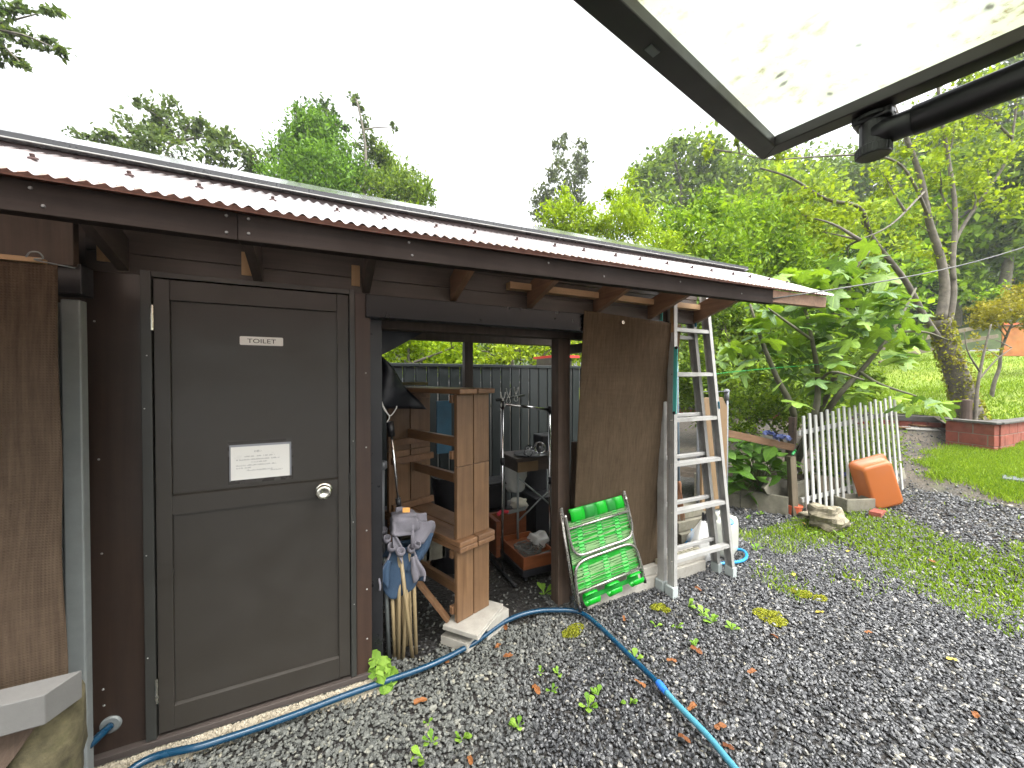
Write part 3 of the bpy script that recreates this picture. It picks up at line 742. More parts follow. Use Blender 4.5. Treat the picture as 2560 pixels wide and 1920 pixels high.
# ------------------------------------------------------------------ left end: netting, steel post, rail
def sheet(name, label, mat, p_tl, p_tr, p_br, p_bl, nu=40, nv=60, fold=0.02, seed=0, freq=9, group=None, parent=None):
    tl, tr, br, bl = map(Vector, (p_tl, p_tr, p_br, p_bl)); nrm = (tr-tl).cross(bl-tl).normalized(); rr = random.Random(seed)
    ph = [rr.uniform(0, 6.28) for _ in range(6)]
    def fn(u, v):
        p = tl.lerp(tr, u).lerp(bl.lerp(br, u), v)
        a = math.sin(u*freq+ph[0]+1.6*v)*0.6+math.sin(u*freq*2.3+ph[1]-2.2*v)*0.3+math.sin((u+v)*freq*0.9+ph[2])*0.4+0.15*math.sin(u*freq*5+ph[3]+v*3)
        return p+nrm*fold*a*(0.25+0.75*min(1, v*2))
    b = MB().grid(fn, nu, nv)
    o = b.build(name, mat, parent, smooth=True, solid=0.002, fixn=False)
    if parent is None: tag(o, label, 'netting', group)
    return o
ncl = thing('shade_netting', 'brown woven shade netting hanging at the far left of the shed', 'netting', (-1.4, 1.9, 0.6))
sheet('cloth', None, M['cloth_a'], (-2.2,1.90,2.085), (-0.832,1.90,2.085), (-0.806,1.86,0.60), (-2.2,1.86,0.60), 90, 60, 0.022, 3, 14, parent=ncl)
P('batten', MB().box(-2.2, -0.87, 1.895, 1.93, 2.088, 2.104), M['wood_raw_x'], ncl)
P('wire_tie', MB().tube(catmull([(-0.90,1.885,2.10),(-0.885,1.875,2.115),(-0.868,1.88,2.118),(-0.862,1.89,2.102),(-0.88,1.89,2.094),(-0.80,1.93,2.086)]), 0.0025, 6), M['galv'], ncl)
b = MB().box(-2.2, -0.842, 2.02, 2.06, 2.112, 2.285)
tag(b.build('header_board', M['wood_post'], bevel=0.003), 'weathered brown board above the left netting beside the shed wall', 'board')
st = thing('steel_post', 'grey galvanised channel post between netting and toilet door', 'post', (-0.88, 2.1, 0))
P('channel', MB().box(-0.904, -0.848, 2.075, 2.125, -0.02, 1.995), M['galv_post'], st, bevel=0.005)
P('flange', MB().box(-0.926, -0.905, 2.11, 2.125, 0.0, 1.985), M['galv_post'], st)
P('head_box', MB().box(-0.925, -0.832, 2.045, 2.135, 2.012, 2.127), M['black_plastic'], st, bevel=0.003)
P('base_bolt', MB().lathe([(0.014,0),(0.012,0.006),(0.006,0.008)], (-0.885, 2.075, 0.20), (0,-1,0), 10), M['galv'], st)
b = MB().prism([(-2.2,1.655,0.640),(-0.768,1.655,0.640),(-0.722,1.745,0.640),(-2.2,1.745,0.640)], (0,0,0.092))
tag(b.build('grey_rail', plain('pale_grey_rail', (0.13,0.127,0.12), 0.8, var=0.1, ns=8, bump=0.2, bs=80), bevel=0.003), 'pale grey chamfered rail below the left netting', 'rail')
b = MB(); rl = random.Random(5)
for i in range(11):
    pass
prof = []
for k in range(15):
    t = k/14; zz = -0.02+0.655*t; prof.append((0.085+0.010*math.sin(t*9)+0.012*(1-t), zz))
b.lathe(prof, (-0.835, 1.80, 0), (0,0,1), 14)
for v in b.v: v += Vector((rl.uniform(-0.006,0.006), rl.uniform(-0.006,0.006), 0))
tag(b.build('mossy_log', plain('mossy_log_wood', (0.10,0.085,0.045), 0.95, var=0.6, ns=22, bump=1.0, bs=45, stain=0.7, stainc=(0.06,0.06,0.022)), smooth=True), 'mossy upright log post under the grey rail at lower left', 'log')
b = MB()
def frib(u, v):
    w = -0.34+0.34*u; return (w-0.80-0.50*v**1.1, 1.70-0.06*v, 0.636-0.66*v+0.0045*math.sin(u*2*math.pi*26)+0.01*math.sin(v*6+u*4))
b.grid(frib, 208, 8)
tag(b.build('ribbed_mat', wood('ribbed_brown', (0.07,0.045,0.03), (0.17,0.115,0.08), 'z', 0.85, 0.4), smooth=True, fixn=False), 'ribbed brown matting draped below the grey rail at lower left', 'mat')

# ------------------------------------------------------------------ hose
hz = 0.050
hp = [(-0.829,2.20,0.212),(-0.845,2.14,0.218),(-0.885,2.06,0.205),(-0.95,1.97,0.12),(-0.985,1.86,0.035),(-0.93,1.76,0.028),(-0.86,1.90,0.030)]
tail = [onZ(340,1915,hz), onZ(520,1860,hz), onZ(700,1800,hz), onZ(880,1732,hz), onZ(1039,1677,hz), onZ(1102,1651,hz), onZ(1149,1627,hz), onZ(1189,1605,hz), onZ(1233,1573,hz), onZ(1262,1554,hz), onZ(1305,1536,hz), onZ(1348,1527,hz), onZ(1392,1525,hz), onZ(1435,1527,hz), onZ(1464,1538,hz), onZ(1505,1572,hz), onZ(1575,1640,hz), onZ(1650,1712,hz)]
hose = thing('garden_hose', 'long blue garden hose running from the wall plate across the gravel', 'hose', (0.5, 2.2, 0))
P('dark_hose', MB().tube(catmull(hp+tail, 10), 0.0155, 12), M['hose_dark'], hose, smooth=True)
e0 = onZ(1650,1712,hz); e1 = onZ(1665,1730,hz)
P('connector', MB().tube([e0-(e1-e0)*0.3, e0, e0+(e1-e0)*0.2, e1], [0.018,0.0195,0.0195,0.0165], 12), M['connector'], hose, smooth=False)
P('light_hose', MB().tube(catmull([e1, onZ(1700,1768,hz), onZ(1770,1840,hz), onZ(1830,1912,hz), (1.50,0.78,hz), (1.35,0.30,hz)], 10), 0.0145, 12), M['hose_light'], hose, smooth=True)

# ------------------------------------------------------------------ stacked benches
BA = R(20)
def make_bench():
    t = thing('stacked_bench', 'x', 'bench', (0,0,0), 'wooden benches stacked in the storage bay')
    Ln, wn_, wf, H_ = 0.80, 0.27, 0.37, 0.49
    # local: x across, y along, origin at near-leg centre on the floor
    for k in (0, 1):
        x0 = -wn_/2-0.012+k*(wn_/2+0.016); x1 = x0+wn_/2+0.009
        f0 = -wf/2+k*(wf/2+0.003); f1 = f0+wf/2-0.004
        P('seat_plank', MB().hexa([(x0,-0.045,H_-0.033),(x1,-0.045,H_-0.033),(f1,Ln+0.05,H_-0.033),(f0,Ln+0.05,H_-0.033),(x0,-0.045,H_),(x1,-0.045,H_),(f1,Ln+0.05,H_),(f0,Ln+0.05,H_)]), M['wood_bench_y'], t, bevel=0.006)
        lx0 = -wn_/2+k*(wn_/2+0.003); lx1 = lx0+wn_/2-0.003
        P('leg_plank', MB().box(lx0, lx1, 0.0, 0.032, 0.0, H_-0.034), M['wood_bench'], t, bevel=0.004)
        P('leg_plank', MB().box(f0, f1, Ln-0.032, Ln, 0.0, H_-0.034), M['wood_bench'], t, bevel=0.004)
    for (y, w) in ((0.034, wn_), (Ln-0.034-0.03, wf)):
        for z in (0.045, H_-0.09):
            P('cleat', MB().box(-w/2-0.014, w/2-0.02, y, y+0.03, z, z+0.05), M['wood_bench_y'], t, bevel=0.003)
    P('stretcher', MB().box(-0.045, -0.01, 0.066, Ln-0.066, 0.10, 0.165), M['wood_bench_y'], t, bevel=0.003)
    return t
bp = Vector((0.868, 2.343, 0))
bench = make_bench()
bench['label'] = 'bottom bench of the wooden stack, upright on the pale slabs'
bench.location = bp+Vector((0,0,0.152)); bench.rotation_euler = (0, 0, BA)
b2 = copy_tree(bench); b2['label'] = 'middle bench of the wooden stack, turned upside down'
b2.location = bp+Vector((0,0,0.152+0.982)); b2.rotation_euler = (0, R(180), BA)
b3 = copy_tree(bench); b3['label'] = 'top bench of the wooden stack, upright with its seat uppermost'
b3.location = bp+Vector((0,0,0.152+0.984)); b3.rotation_euler = (0, 0, BA)
ax = Vector((math.cos(BA), math.sin(BA), 0)); ay = Vector((-math.sin(BA), math.cos(BA), 0))
b = MB().beam(bp-ax*0.16+ay*0.06+Vector((0,0,0.16)), bp-ax*0.40+ay*0.30+Vector((0,0,0.60)), 0.05, 0.022)
tag(b.build('offcut_plank', M['wood_bench_y'], bevel=0.002), 'thin wooden offcut leaning diagonally beside the lowest bench', 'plank')
# mossy plank on the far corner of the top bench
b = MB().obox(bp+ay*0.72-ax*0.12+Vector((0,0,1.652)), (0.42,0.16,0.024), (0,0,BA+0.1))
tag(b.build('mossy_board', plain('mossy_board_wood', (0.075,0.065,0.022), 0.9, var=0.4, ns=8, bump=0.4, bs=40), bevel=0.003), 'dark mossy board lying across the far end of the top bench', 'board')
# slabs and block under the stack
def slab(c, size, rot, label):
    b = MB().obox(c, size, rot); n0 = len(b.v)
    for s in (-1, 1):
        b.obox(Vector(c)+Euler(rot).to_matrix()@Vector((0, s*size[1]*0.5, -size[2]*0.30)), (size[0]*0.999, 0.008, size[2]*0.3), rot)
    return tag(b.build('paving_slab', M['concrete_white'], bevel=0.006), label, 'slab', 'pale slabs under the bench stack')
slab(bp+Vector((0.005,0.005,0.135)), (0.36,0.25,0.030), (0,0,R(40)), 'upper pale grooved slab directly under the bench legs')
slab(bp+Vector((-0.055,0.0,0.040)), (0.25,0.21,0.055), (R(-4),R(3),R(34)), 'lower pale slab tilted on the gravel under the upper slab')
b = MB().obox((1.005,2.36,0.058), (0.215,0.115,0.118), (0,0,R(24)))
tag(b.build('concrete_block', M['concrete_white'], bevel=0.006), 'square-cut pale concrete block beside the slabs at the hose', 'block')
b = MB()
for (x, w) in ((-0.19,0.03),(-0.065,0.03),(0.065-0.03,0.03),(0.16,0.03)):
    b.box(0.66+x, 0.66+x+w, 2.93, 3.03, 0.28, 0.47)
b.box(0.47,0.85,2.93,2.955,0.28,0.47); b.box(0.47,0.85,3.005,3.03,0.28,0.47)
tag(b.build('hollow_block', M['concrete_old'], bevel=0.004), 'hollow concrete block in the dark behind the lowest bench', 'block')

# ------------------------------------------------------------------ folded canvas stools
can = thing('folded_canvas_stool', 'bundle of folded grey and blue canvas stools on pale wooden legs', 'stool', (0.44, 2.38, 0))
legs = [((0.372,2.375,0.0),(0.350,2.36,0.60)),((0.392,2.36,0.0),(0.395,2.335,0.70)),((0.417,2.35,0.0),(0.460,2.35,0.66)),((0.470,2.335,0.0),(0.398,2.325,0.66)),((0.497,2.36,0.0),(0.478,2.36,0.72)),((0.430,2.42,0.0),(0.42,2.40,0.60)),((0.385,2.43,0.0),(0.40,2.42,0.60)),((0.452,2.43,0.02),(0.43,2.42,0.60)),((0.480,2.44,0.0),(0.465,2.42,0.60))]
for a, c in legs:
    P('leg', MB().tube([a, c], 0.0115, 10), M['wood_pole'], can, smooth=True)
P('metal_leg', MB().tube([(0.343,2.40,0.0),(0.318,2.38,0.62)], 0.013, 10), M['galv'], can, smooth=True)
def sling(p0, p1, sag, depth, bow=0.0, seed=0, nu=26, nv=8, lean=0.0):
    p0 = Vector(p0); p1 = Vector(p1); dv = Vector(depth); rr = random.Random(seed); ph = rr.uniform(0, 6)
    def fn(u, v):
        p = p0.lerp(p1, u)+dv*(v-0.5); c = (2*u-1); k = (1-abs(c)**2.6)
        p.z -= sag*k*(1-0.10*abs(v-0.5)); side = (p1-p0).normalized()
        p += side*bow*math.sin(u*2*math.pi)*-1
        p.y += lean*k+0.006*math.sin(u*9+v*5+ph); p.z += 0.006*math.sin(v*9+u*7+ph)
        return p
    return fn
def drape(x0, x1, xl, xr, zt, zb, y, bulge, ph):
    def fn(u, v):
        k = math.sin(min(1, v*1.25)*math.pi/2)**1.3
        x = (x0+(x1-x0)*u)*(1-k)+(xl+(xr-xl)*u)*k; c = abs(2*u-1)
        z = zt-(zt-zb-0.115*c**1.7)*v; yy = y-bulge*math.sin(math.pi*v*0.85)*(1-0.7*c*c)-0.012*math.sin(u*13+ph+v*3)*v
        if c > 0.82: yy -= 0.10*(c-0.82)/0.18*v
        return (x+0.006*math.sin(v*9+u*7), yy, z+0.006*math.sin(u*11+ph)*v)
    return fn
d1 = drape(0.345,0.462,0.270,0.525,0.672,0.378,2.352,0.020,1.0); d2 = drape(0.335,0.470,0.292,0.505,0.69,0.42,2.41,-0.03,3.0)
P('sling', MB().grid(d1, 30, 22), M['canvas_blue'], can, smooth=True, solid=0.006, fixn=False)
P('sling', MB().grid(d2, 30, 18), M['canvas_blue'], can, smooth=True, solid=0.006, fixn=False)
for s_ in (0, 1):
    f_ = lambda v: Vector(d1(0.0 if s_ == 0 else 1.0, v))
    P('hem', MB().tube([f_(k/16)+Vector((0,-0.004,0)) for k in range(17)], 0.0065, 8), M['canvas_grey'], can, smooth=True)
    P('cuff', MB().grid(lambda u, v, s_=s_: Vector(d1((0.02+0.20*u) if s_ == 0 else (0.98-0.20*u), 0.25+0.62*v))+Vector((0,-0.018-0.018*math.sin(u*3),0.012)), 8, 10), M['canvas_grey'] if s_ else M['canvas_blue'], can, smooth=True, solid=0.004, fixn=False)
for (x, y, z, r) in [(0.325,2.345,0.745,0.022),(0.348,2.325,0.700,0.024),(0.396,2.300,0.672,0.024),(0.460,2.315,0.672,0.022),(0.495,2.31,0.69,0.02),(0.315,2.40,0.775,0.02)]:
    P('hem_loop', MB().lathe([(r,-0.016),(r*1.12,0.0),(r*1.05,0.016),(r*0.8,0.018),(r*0.75,-0.01)], (x,y,z), (0.1,-0.55,0.8), 14), M['canvas_grey'], can, smooth=True)
def lump(c, size, seed, amp=0.10, nu=22, nv=14, p=0.55):
    c = Vector(c); rr = random.Random(seed); ph = [rr.uniform(0,6) for _ in range(6)]
    def fn(u, v):
        a = 2*math.pi*u; e = math.pi*(v-0.5)
        f = lambda q: math.copysign(abs(q)**p, q)
        x = f(math.cos(a))*f(math.cos(e)); y = f(math.sin(a))*f(math.cos(e)); z = f(math.sin(e))
        k = 1+amp*(math.sin(3*x+ph[0]+2*z)+0.6*math.sin(5*y+ph[1]+4*z)+0.5*math.sin(7*z+ph[2]+3*x))
        return c+Vector((x*size[0]*k, y*size[1]*k, z*size[2]*k))
    return MB().grid(fn, nu, nv)
cb = lump((0.425,2.37,0.815), (0.078,0.06,0.068), 2, 0.05, 40, 26, 0.4)
for v in cb.v:
    k = math.sin((v.z-0.75)*150+v.x*30)*0.005+math.sin(v.x*120+v.z*20)*0.004; v.y -= k*1.4; v.x += k*0.6
P('pocket_panel', cb, M['canvas_grey'], can, smooth=True)
P('pocket_panel', MB().grid(lambda u, v: (0.47+0.135*u+0.01*math.sin(v*4), 2.325+0.02*math.sin(u*5+v*3)+0.03*u, 0.835-0.03*u-0.135*v*(1-0.15*u)+0.008*math.sin(u*9)), 14, 10), M['canvas_grey'], can, smooth=True, solid=0.008, fixn=False)
P('pocket_panel', MB().grid(lambda u, v: (0.385+0.19*u, 2.40-0.03*v+0.015*math.sin(u*8), 0.905-0.06*u-0.10*v+0.01*math.sin(u*6+v*3)), 16, 8), M['canvas_grey'], can, smooth=True, solid=0.010, fixn=False)
P('side_flap', MB().grid(lambda u, v: (0.495+0.105*u-0.06*v, 2.345+0.02*math.sin(u*4+v*4), 0.755-0.02*u-0.22*v*(1.05-0.3*u)+0.006*math.sin(v*8)), 12, 12), M['canvas_blue'], can, smooth=True, solid=0.007, fixn=False)
P('side_flap', MB().grid(lambda u, v: (0.355+0.05*u, 2.33-0.02*u+0.01*math.sin(v*5), 0.80-0.10*u-0.10*v), 8, 8), M['canvas_grey'], can, smooth=True, solid=0.010, fixn=False)
P('front_strut', MB().tube([(0.470,2.318,0.66),(0.468,2.318,0.815)], 0.011, 10), M['canvas_grey'], can, smooth=True)
P('orange_label', MB().obox((0.435,2.33,0.905), (0.042,0.003,0.028), (R(-25),R(6),0)), M['orange_tag'], can)

# chrome pole with clips
cp = thing('chrome_pole', 'chrome telescopic pole with a white clip behind the canvas stools', 'pole', (0.43, 2.5, 0))
P('tube', MB().tube([(0.455,2.52,0.0),(0.424,2.505,0.86)], 0.009, 10), M['black_plastic'], cp, smooth=True)
P('tube', MB().tube([(0.424,2.505,0.86),(0.374,2.49,1.36)], 0.0085, 10), M['chrome'], cp, smooth=True)
P('joint', MB().tube([(0.423,2.504,0.87),(0.416,2.502,0.93)], 0.017, 12), M['black_plastic'], cp, smooth=True)
P('joint', MB().tube([(0.377,2.492,1.33),(0.366,2.488,1.42)], 0.022, 12), M['black_plastic'], cp, smooth=True)
P('clip', MB().tube(catmull([(0.31,2.47,1.56),(0.335,2.47,1.50),(0.365,2.47,1.46),(0.40,2.47,1.50),(0.405,2.47,1.52)]), 0.004, 6).tube(catmull([(0.345,2.465,1.42),(0.36,2.465,1.455),(0.33,2.465,1.50),(0.318,2.465,1.535)]), 0.004, 6), M['white_plate'], cp, smooth=True)
b = MB().tube([(0.335,2.62,0.2),(0.335,2.60,1.12)], 0.014, 10).lathe([(0.016,0),(0.03,0.01),(0.03,0.05),(0.01,0.06)], (0.335,2.60,1.10), (0,0,1), 12)
tag(b.build('grey_stake', M['grey_pvc'], smooth=True), 'dull grey knobbed rod standing inside the dark left jamb', 'rod')

# ------------------------------------------------------------------ inside the bay
sheet_t = MB().add([(0.25,2.62,2.08),(0.62,2.62,2.08),(0.60,2.62,2.00),(0.385,2.62,1.87),(0.25,2.62,1.80)], [(0,1,2,3,4)])
tag(sheet_t.build('dark_tarp', M['dark_tarp'], solid=0.004), 'dark tarpaulin flap hanging in the upper left corner of the bay', 'tarp')
b = MB().grid(lambda u, v: (0.25+0.30*u*v+0.10*u+0.01*math.sin(v*9), 2.70+0.05*math.sin(u*5+v*4), 1.86-0.36*v-0.03*u), 10, 12)
tag(b.build('dark_sheet', M['dark_tarp'], smooth=True, solid=0.004, fixn=False), 'dark folded sheet bulging beside the top bench', 'tarp')
mf = thing('metal_fence', 'dark green corrugated metal fence behind the open bay', 'fence', (2, 4.8, 0))
fm = plain('green_steel_sheet', (0.009,0.0125,0.012), 0.4, var=0.2, ns=4, bump=0.02)
pw = 0.146
pnl = None
for i in range(34):
    x = -0.6+i*pw
    if pnl is None:
        prof = [(0,0),(0.012,0),(0.016,-0.016),(0.030,-0.016),(0.034,0),(pw-0.004,0)]
        bb = MB(); vs = [(x+a, 4.8+c, zz) for zz in (0.0, 1.842) for (a, c) in prof]; k = len(prof)
        bb.add(vs, [(j, j+1, k+j+1, k+j) for j in range(k-1)]); pnl = P('panel', bb, fm, mf, fixn=False)
    else:
        c = pnl.copy(); COL.objects.link(c); c.location = Vector(pnl.location)+Vector((i*pw, 0, 0))
for i in range(6):
    P('cap_rail', MB().box(-0.6+i*0.83, -0.6+(i+1)*0.83-0.004, 4.775, 4.83, 1.8425, 1.880), fm, mf, bevel=0.003)
b = MB().box(3.30, 3.78, 5.2, 5.9, 2.03, 2.07)
tag(b.build('red_roof_sheet', M['red_paint']), 'small red roof edge showing above the metal fence', 'roof sheet')
b = MB().box(3.30,3.70,5.3,5.8,-0.01,2.03)
tag(b.build('garden_cabinet', M['wood_wall'], bevel=0.01), 'dark cabinet under the small red roof beyond the fence', 'cabinet')

rk = thing('clothes_rack', 'chrome tube clothes rack standing in the storage bay', 'rack', (1.6, 3.0, 0))
P('post', MB().tube([(1.375,3.0,0.02),(1.375,3.0,1.47)], 0.011, 10), M['chrome'], rk, smooth=True)
P('post', MB().tube([(1.858,3.0,0.02),(1.845,3.0,1.40)], 0.012, 10), M['chrome'], rk, smooth=True)
P('top_bar', MB().tube([(1.375,3.0,1.475),(1.85,3.0,1.405)], 0.012, 10), M['chrome'], rk, smooth=True)
P('side_bar', MB().tube([(1.33,3.02,1.505),(1.74,3.30,1.53)], 0.011, 10), M['black_plastic'], rk, smooth=True)
for (x, y, z) in [(1.375,3.0,1.47),(1.85,3.0,1.41),(1.375,3.0,0.98),(1.855,3.0,0.76)]:
    P('joint', MB().tube([(x,y,z-0.035),(x,y,z+0.03)], 0.019, 10), M['black_plastic'], rk, smooth=True)
for (x, y, z) in [(1.375,2.99,1.50),(1.46,3.06,1.53),(1.585,3.16,1.54)]:
    c = MB()
    for s in (-1, 1): c.tube(catmull([(x-0.022*s,y,z+0.075),(x-0.012*s,y,z+0.03),(x+0.012*s,y,z-0.015),(x+0.018*s,y,z-0.045),(x+0.004*s,y,z-0.06)]), 0.0038, 6)
    P('clip', c, M['white_plate'], rk, smooth=True)
P('foot', MB().tube([(1.375,2.75,0.02),(1.375,3.25,0.02)], 0.012, 8), M['black_plastic'], rk, smooth=True)
P('foot', MB().tube([(1.858,2.75,0.02),(1.858,3.25,0.02)], 0.012, 8), M['black_plastic'], rk, smooth=True)

tb = thing('side_table', 'small dark table holding glass pieces at the back of the bay', 'table', (1.85, 3.35, 0))
P('table_top', MB().box(1.62, 2.20, 3.22, 3.60, 0.90, 0.935), M['wood_wall'], tb, bevel=0.004)
P('apron', MB().box(1.64, 2.18, 3.24, 3.58, 0.80, 0.899), M['wood_wall'], tb)
P('drawer_front', MB().box(1.64, 1.86, 3.228, 3.239, 0.80, 0.895), M['sign_brown'], tb)
for (x, y) in ((1.65,3.25),(2.17,3.25),(1.65,3.57),(2.17,3.57)):
    P('leg', MB().tube([(x,y,0.0),(x,y,0.80)], 0.012, 8), M['galv'], tb, smooth=True)
P('cross_brace', MB().tube([(1.65,3.25,0.75),(2.17,3.25,0.30)], 0.008, 8).tube([(1.65,3.26,0.32),(2.17,3.26,0.70)], 0.008, 8), M['galv'], tb, smooth=True)
b = MB().lathe([(0.001,0),(0.045,0.012),(0.058,0.055),(0.050,0.095),(0.025,0.113),(0.001,0.116)], (1.935,3.32,0.945), (0,0,1), 24)
tag(b.build('glass_globe', M['glass'], smooth=True), 'round clear glass globe on the small dark table', 'globe')
b = MB().lathe([(0.001,0),(0.04,0),(0.046,0.07),(0.035,0.10),(0.030,0.10),(0.040,0.07),(0.035,0.006),(0.001,0.005)], (1.76,3.27,0.945), (0.35,-0.1,0.9), 20)
tag(b.build('glass_jar', M['glass'], smooth=True), 'tipped clear glass jar left of the globe on the table', 'jar')
b = MB().lathe([(0.001,0),(0.13,0.0),(0.17,0.012),(0.165,0.018),(0.12,0.008),(0.001,0.008)], (1.83,3.32,0.936), (0,0,1), 28)
tag(b.build('dark_tray', M['black_plastic'], smooth=True), 'flat dark tray under the glass pieces', 'tray')
b = MB().box(2.02,2.34,3.42,3.62,0.936,1.10)
tag(b.build('dark_case', M['black_plastic'], bevel=0.01), 'dark rectangular case at the rear corner of the small table', 'case')

dl = thing('tool_drawer', 'varnished wooden drawer tray on a low black dolly in the bay', 'drawer', (1.62, 2.98, 0))
P('dolly', MB().box(1.46,1.80,2.78,3.28,0.045,0.10), M['black_plastic'], dl, bevel=0.008)
for (x, y) in ((1.50,2.82),(1.76,2.82),(1.50,3.24),(1.76,3.24)):
    P('caster', MB().tube([(x-0.012,y,0.025),(x+0.012,y,0.025)], 0.026, 12), M['black_plastic'], dl)
bx = MB().box(1.47,1.79,2.79,2.805,0.102,0.205).box(1.47,1.79,3.26,3.275,0.102,0.205).box(1.47,1.485,2.806,3.259,0.102,0.205).box(1.775,1.79,2.806,3.259,0.102,0.205).box(1.486,1.774,2.806,3.259,0.102,0.16)
P('tray', bx, M['brown_wood_box'], dl, bevel=0.002)
rp = random.Random(9); pts = []
for k in range(150):
    a = k*0.55+rp.uniform(-0.3,0.3); r = 0.07+0.045*math.sin(k*0.37)+rp.uniform(-0.012,0.012)
    pts.append((1.60+r*math.cos(a)*1.05, 2.95+r*math.sin(a)*1.1, 0.175+0.05*(k/150)+rp.uniform(-0.008,0.014)))
b = MB().tube(catmull(pts, 3), 0.0042, 6)
tag(b.build('rope_coil', M['rope'], smooth=True), 'tangled coil of thin grey rope lying in the wooden drawer', 'rope')
for k in range(4):
    x = 1.50+k*0.028
    b = MB().tube([(x,2.825,0.172+0.004*k),(x+0.20,2.84+0.01*k,0.180)], 0.006, 8, 0).tube([(x-0.008,2.824,0.172+0.004*k),(x+0.03,2.827,0.173+0.004*k)], 0.010, 8, 1)
    tag(b.build('hand_tool', [M['galv'], M['orange_tag']], smooth=True), 'thin steel tool with orange grip at the drawer front', 'tool', 'tools at the front of the wooden drawer')
b = lump((1.745,3.02,0.225), (0.07,0.09,0.06), 5, 0.14)
tag(b.build('clear_bag', M['bag'], smooth=True), 'crumpled clear plastic bag beside the rope coil', 'bag')
b = MB().box(1.36,1.40,3.10,3.52,0.10,0.42).box(1.401,1.80,3.36,3.40,0.10,0.40)
tag(b.build('wooden_crate', M['brown_wood_box'], bevel=0.003), 'dark wooden crate panel behind the drawer on the dolly', 'crate')
sw_ = thing('pruning_saw', 'red handled saw lying across the dark wooden crate', 'saw', (1.55, 3.3, 0.42))
P('handle', MB().tube(catmull([(1.40,3.16,0.46),(1.45,3.18,0.475),(1.52,3.20,0.455)]), 0.016, 8), M['red_handle'], sw_, smooth=True)
P('blade', MB().beam((1.52,3.20,0.45),(1.75,3.28,0.43), 0.004, 0.035), M['galv'], sw_)
b = lump((1.72,3.36,0.46), (0.085,0.06,0.05), 8, 0.16)
tag(b.build('white_rag', M['white_cloth'], smooth=True), 'crumpled off-white rag on the dark wooden crate', 'rag')
b = lump((1.80,3.62,0.66), (0.12,0.10,0.16), 12, 0.12)
tag(b.build('hanging_bag', M['bag'], smooth=True), 'cloudy plastic bag stuffed under the small dark table', 'bag')
for (x0, x1, y0, y1, z0, z1, lab) in ((1.30,1.78,3.58,3.90,0.0,0.34,'large dark box added on the rear bay floor to deepen the shade'),(1.34,1.74,3.60,3.88,0.345,0.62,'smaller dark box added on the large one to deepen the shade'),(1.95,2.50,3.45,3.88,0.0,0.45,'wide dark box added to darken the right rear corner of the bay'),(2.0,2.45,3.65,3.90,0.455,0.86,'tall dark box added to darken the upper right rear corner'),(0.50,1.16,3.62,3.92,0.0,0.44,'dark box added behind the bench stack to deepen the shade')):
    bb = MB().box(x0+0.02,x1-0.02,y0+0.02,y1-0.02,z0,z1-0.03).box(x0,x1,y0,y1,z1-0.0295,z1)  # boxes added to darken the rear of the bay where only shade lies
    tag(bb.build('shade_box', M['black_plastic'], bevel=0.012), lab, 'shade filler', 'dark boxes added to deepen the shade in the bay')
b = MB().box(0.95,1.09,3.55,3.575,0.98,1.48).box(0.955,1.085,3.548,3.5495,1.42,1.435)
tag(b.build('blue_board', M['blue_board'], bevel=0.002), 'blue board standing behind the bench stack', 'board')
b = MB().lathe([(0.13,0),(0.17,0.36),(0.175,0.37),(0.165,0.37),(0.12,0.01)], (1.02,3.35,0.45), (0,0,1), 24)
b.lathe([(0.16,0.0),(0.16,0.45)], (1.02,3.35,-0.005), (0,0,1), 16)
tag(b.build('black_bucket', M['black_plastic'], smooth=True), 'black bucket on a drum behind the lower bench', 'bucket')
b = MB().box(1.655,1.672,2.40,2.46,0.0,1.17); b.box(1.648,1.656,2.386,2.484,1.02,1.06)
b = MB().beam((1.70,2.44,0.0),(1.755,2.46,1.20), 0.075, 0.022, (0,1,0))
tag(b.build('leaning_plank', M['wood_post'], bevel=0.002), 'narrow brown plank leaning just right of the bay post', 'plank')
# ------------------------------------------------------------------ netting over the right of the bay
nb = thing('shade_netting', 'olive brown shade netting hanging between the bay post and the ladder', 'netting', (2.1, 2.2, 0.1))
sheet('cloth', None, M['cloth_b'], onY(1460,776,2.15), (2.54,2.15,2.12), (2.545,2.335,0.15), (1.615,2.335,0.15), 70, 60, 0.007, 11, 8, parent=nb)
P('eyelet', MB().lathe([(0.012,0),(0.012,0.004),(0.006,0.004),(0.006,0)], onY(1557,806,2.138), (0,-1,0), 16), M['steel'], nb)
sheet('shade_netting', 'narrow shaded netting strip hanging behind the ladder at the shed corner', M['cloth_b'], (2.60,2.33,2.06), (2.95,2.95,2.06), (2.80,2.95,0.25), (2.60,2.35,0.15), 30, 50, 0.02, 4, 10)
kb = thing('concrete_kerb', 'white stepped concrete kerb under the netting behind the ladder', 'kerb', (2.4, 2.35, 0))
P('kerb_top', MB().box(1.72, 3.02, 2.285, 2.42, 0.095, 0.165), M['concrete_white'], kb, bevel=0.006)
P('kerb_foot', MB().box(1.72, 3.00, 2.262, 2.44, -0.01, 0.0945), M['concrete_white'], kb, bevel=0.006)
b = MB().tube([(2.45,2.30,0.185),(2.95,2.30,0.185)], 0.022, 12)
for k in range(9): b.lathe([(0.026,0),(0.026,0.006)], (2.48+k*0.05,2.30,0.185), (1,0,0), 12)
tag(b.build('ribbed_pipe', plain('dirty_cream_pipe', (0.45,0.42,0.30), 0.5), smooth=False), 'short dirty cream ribbed pipe lying on the white kerb', 'pipe')

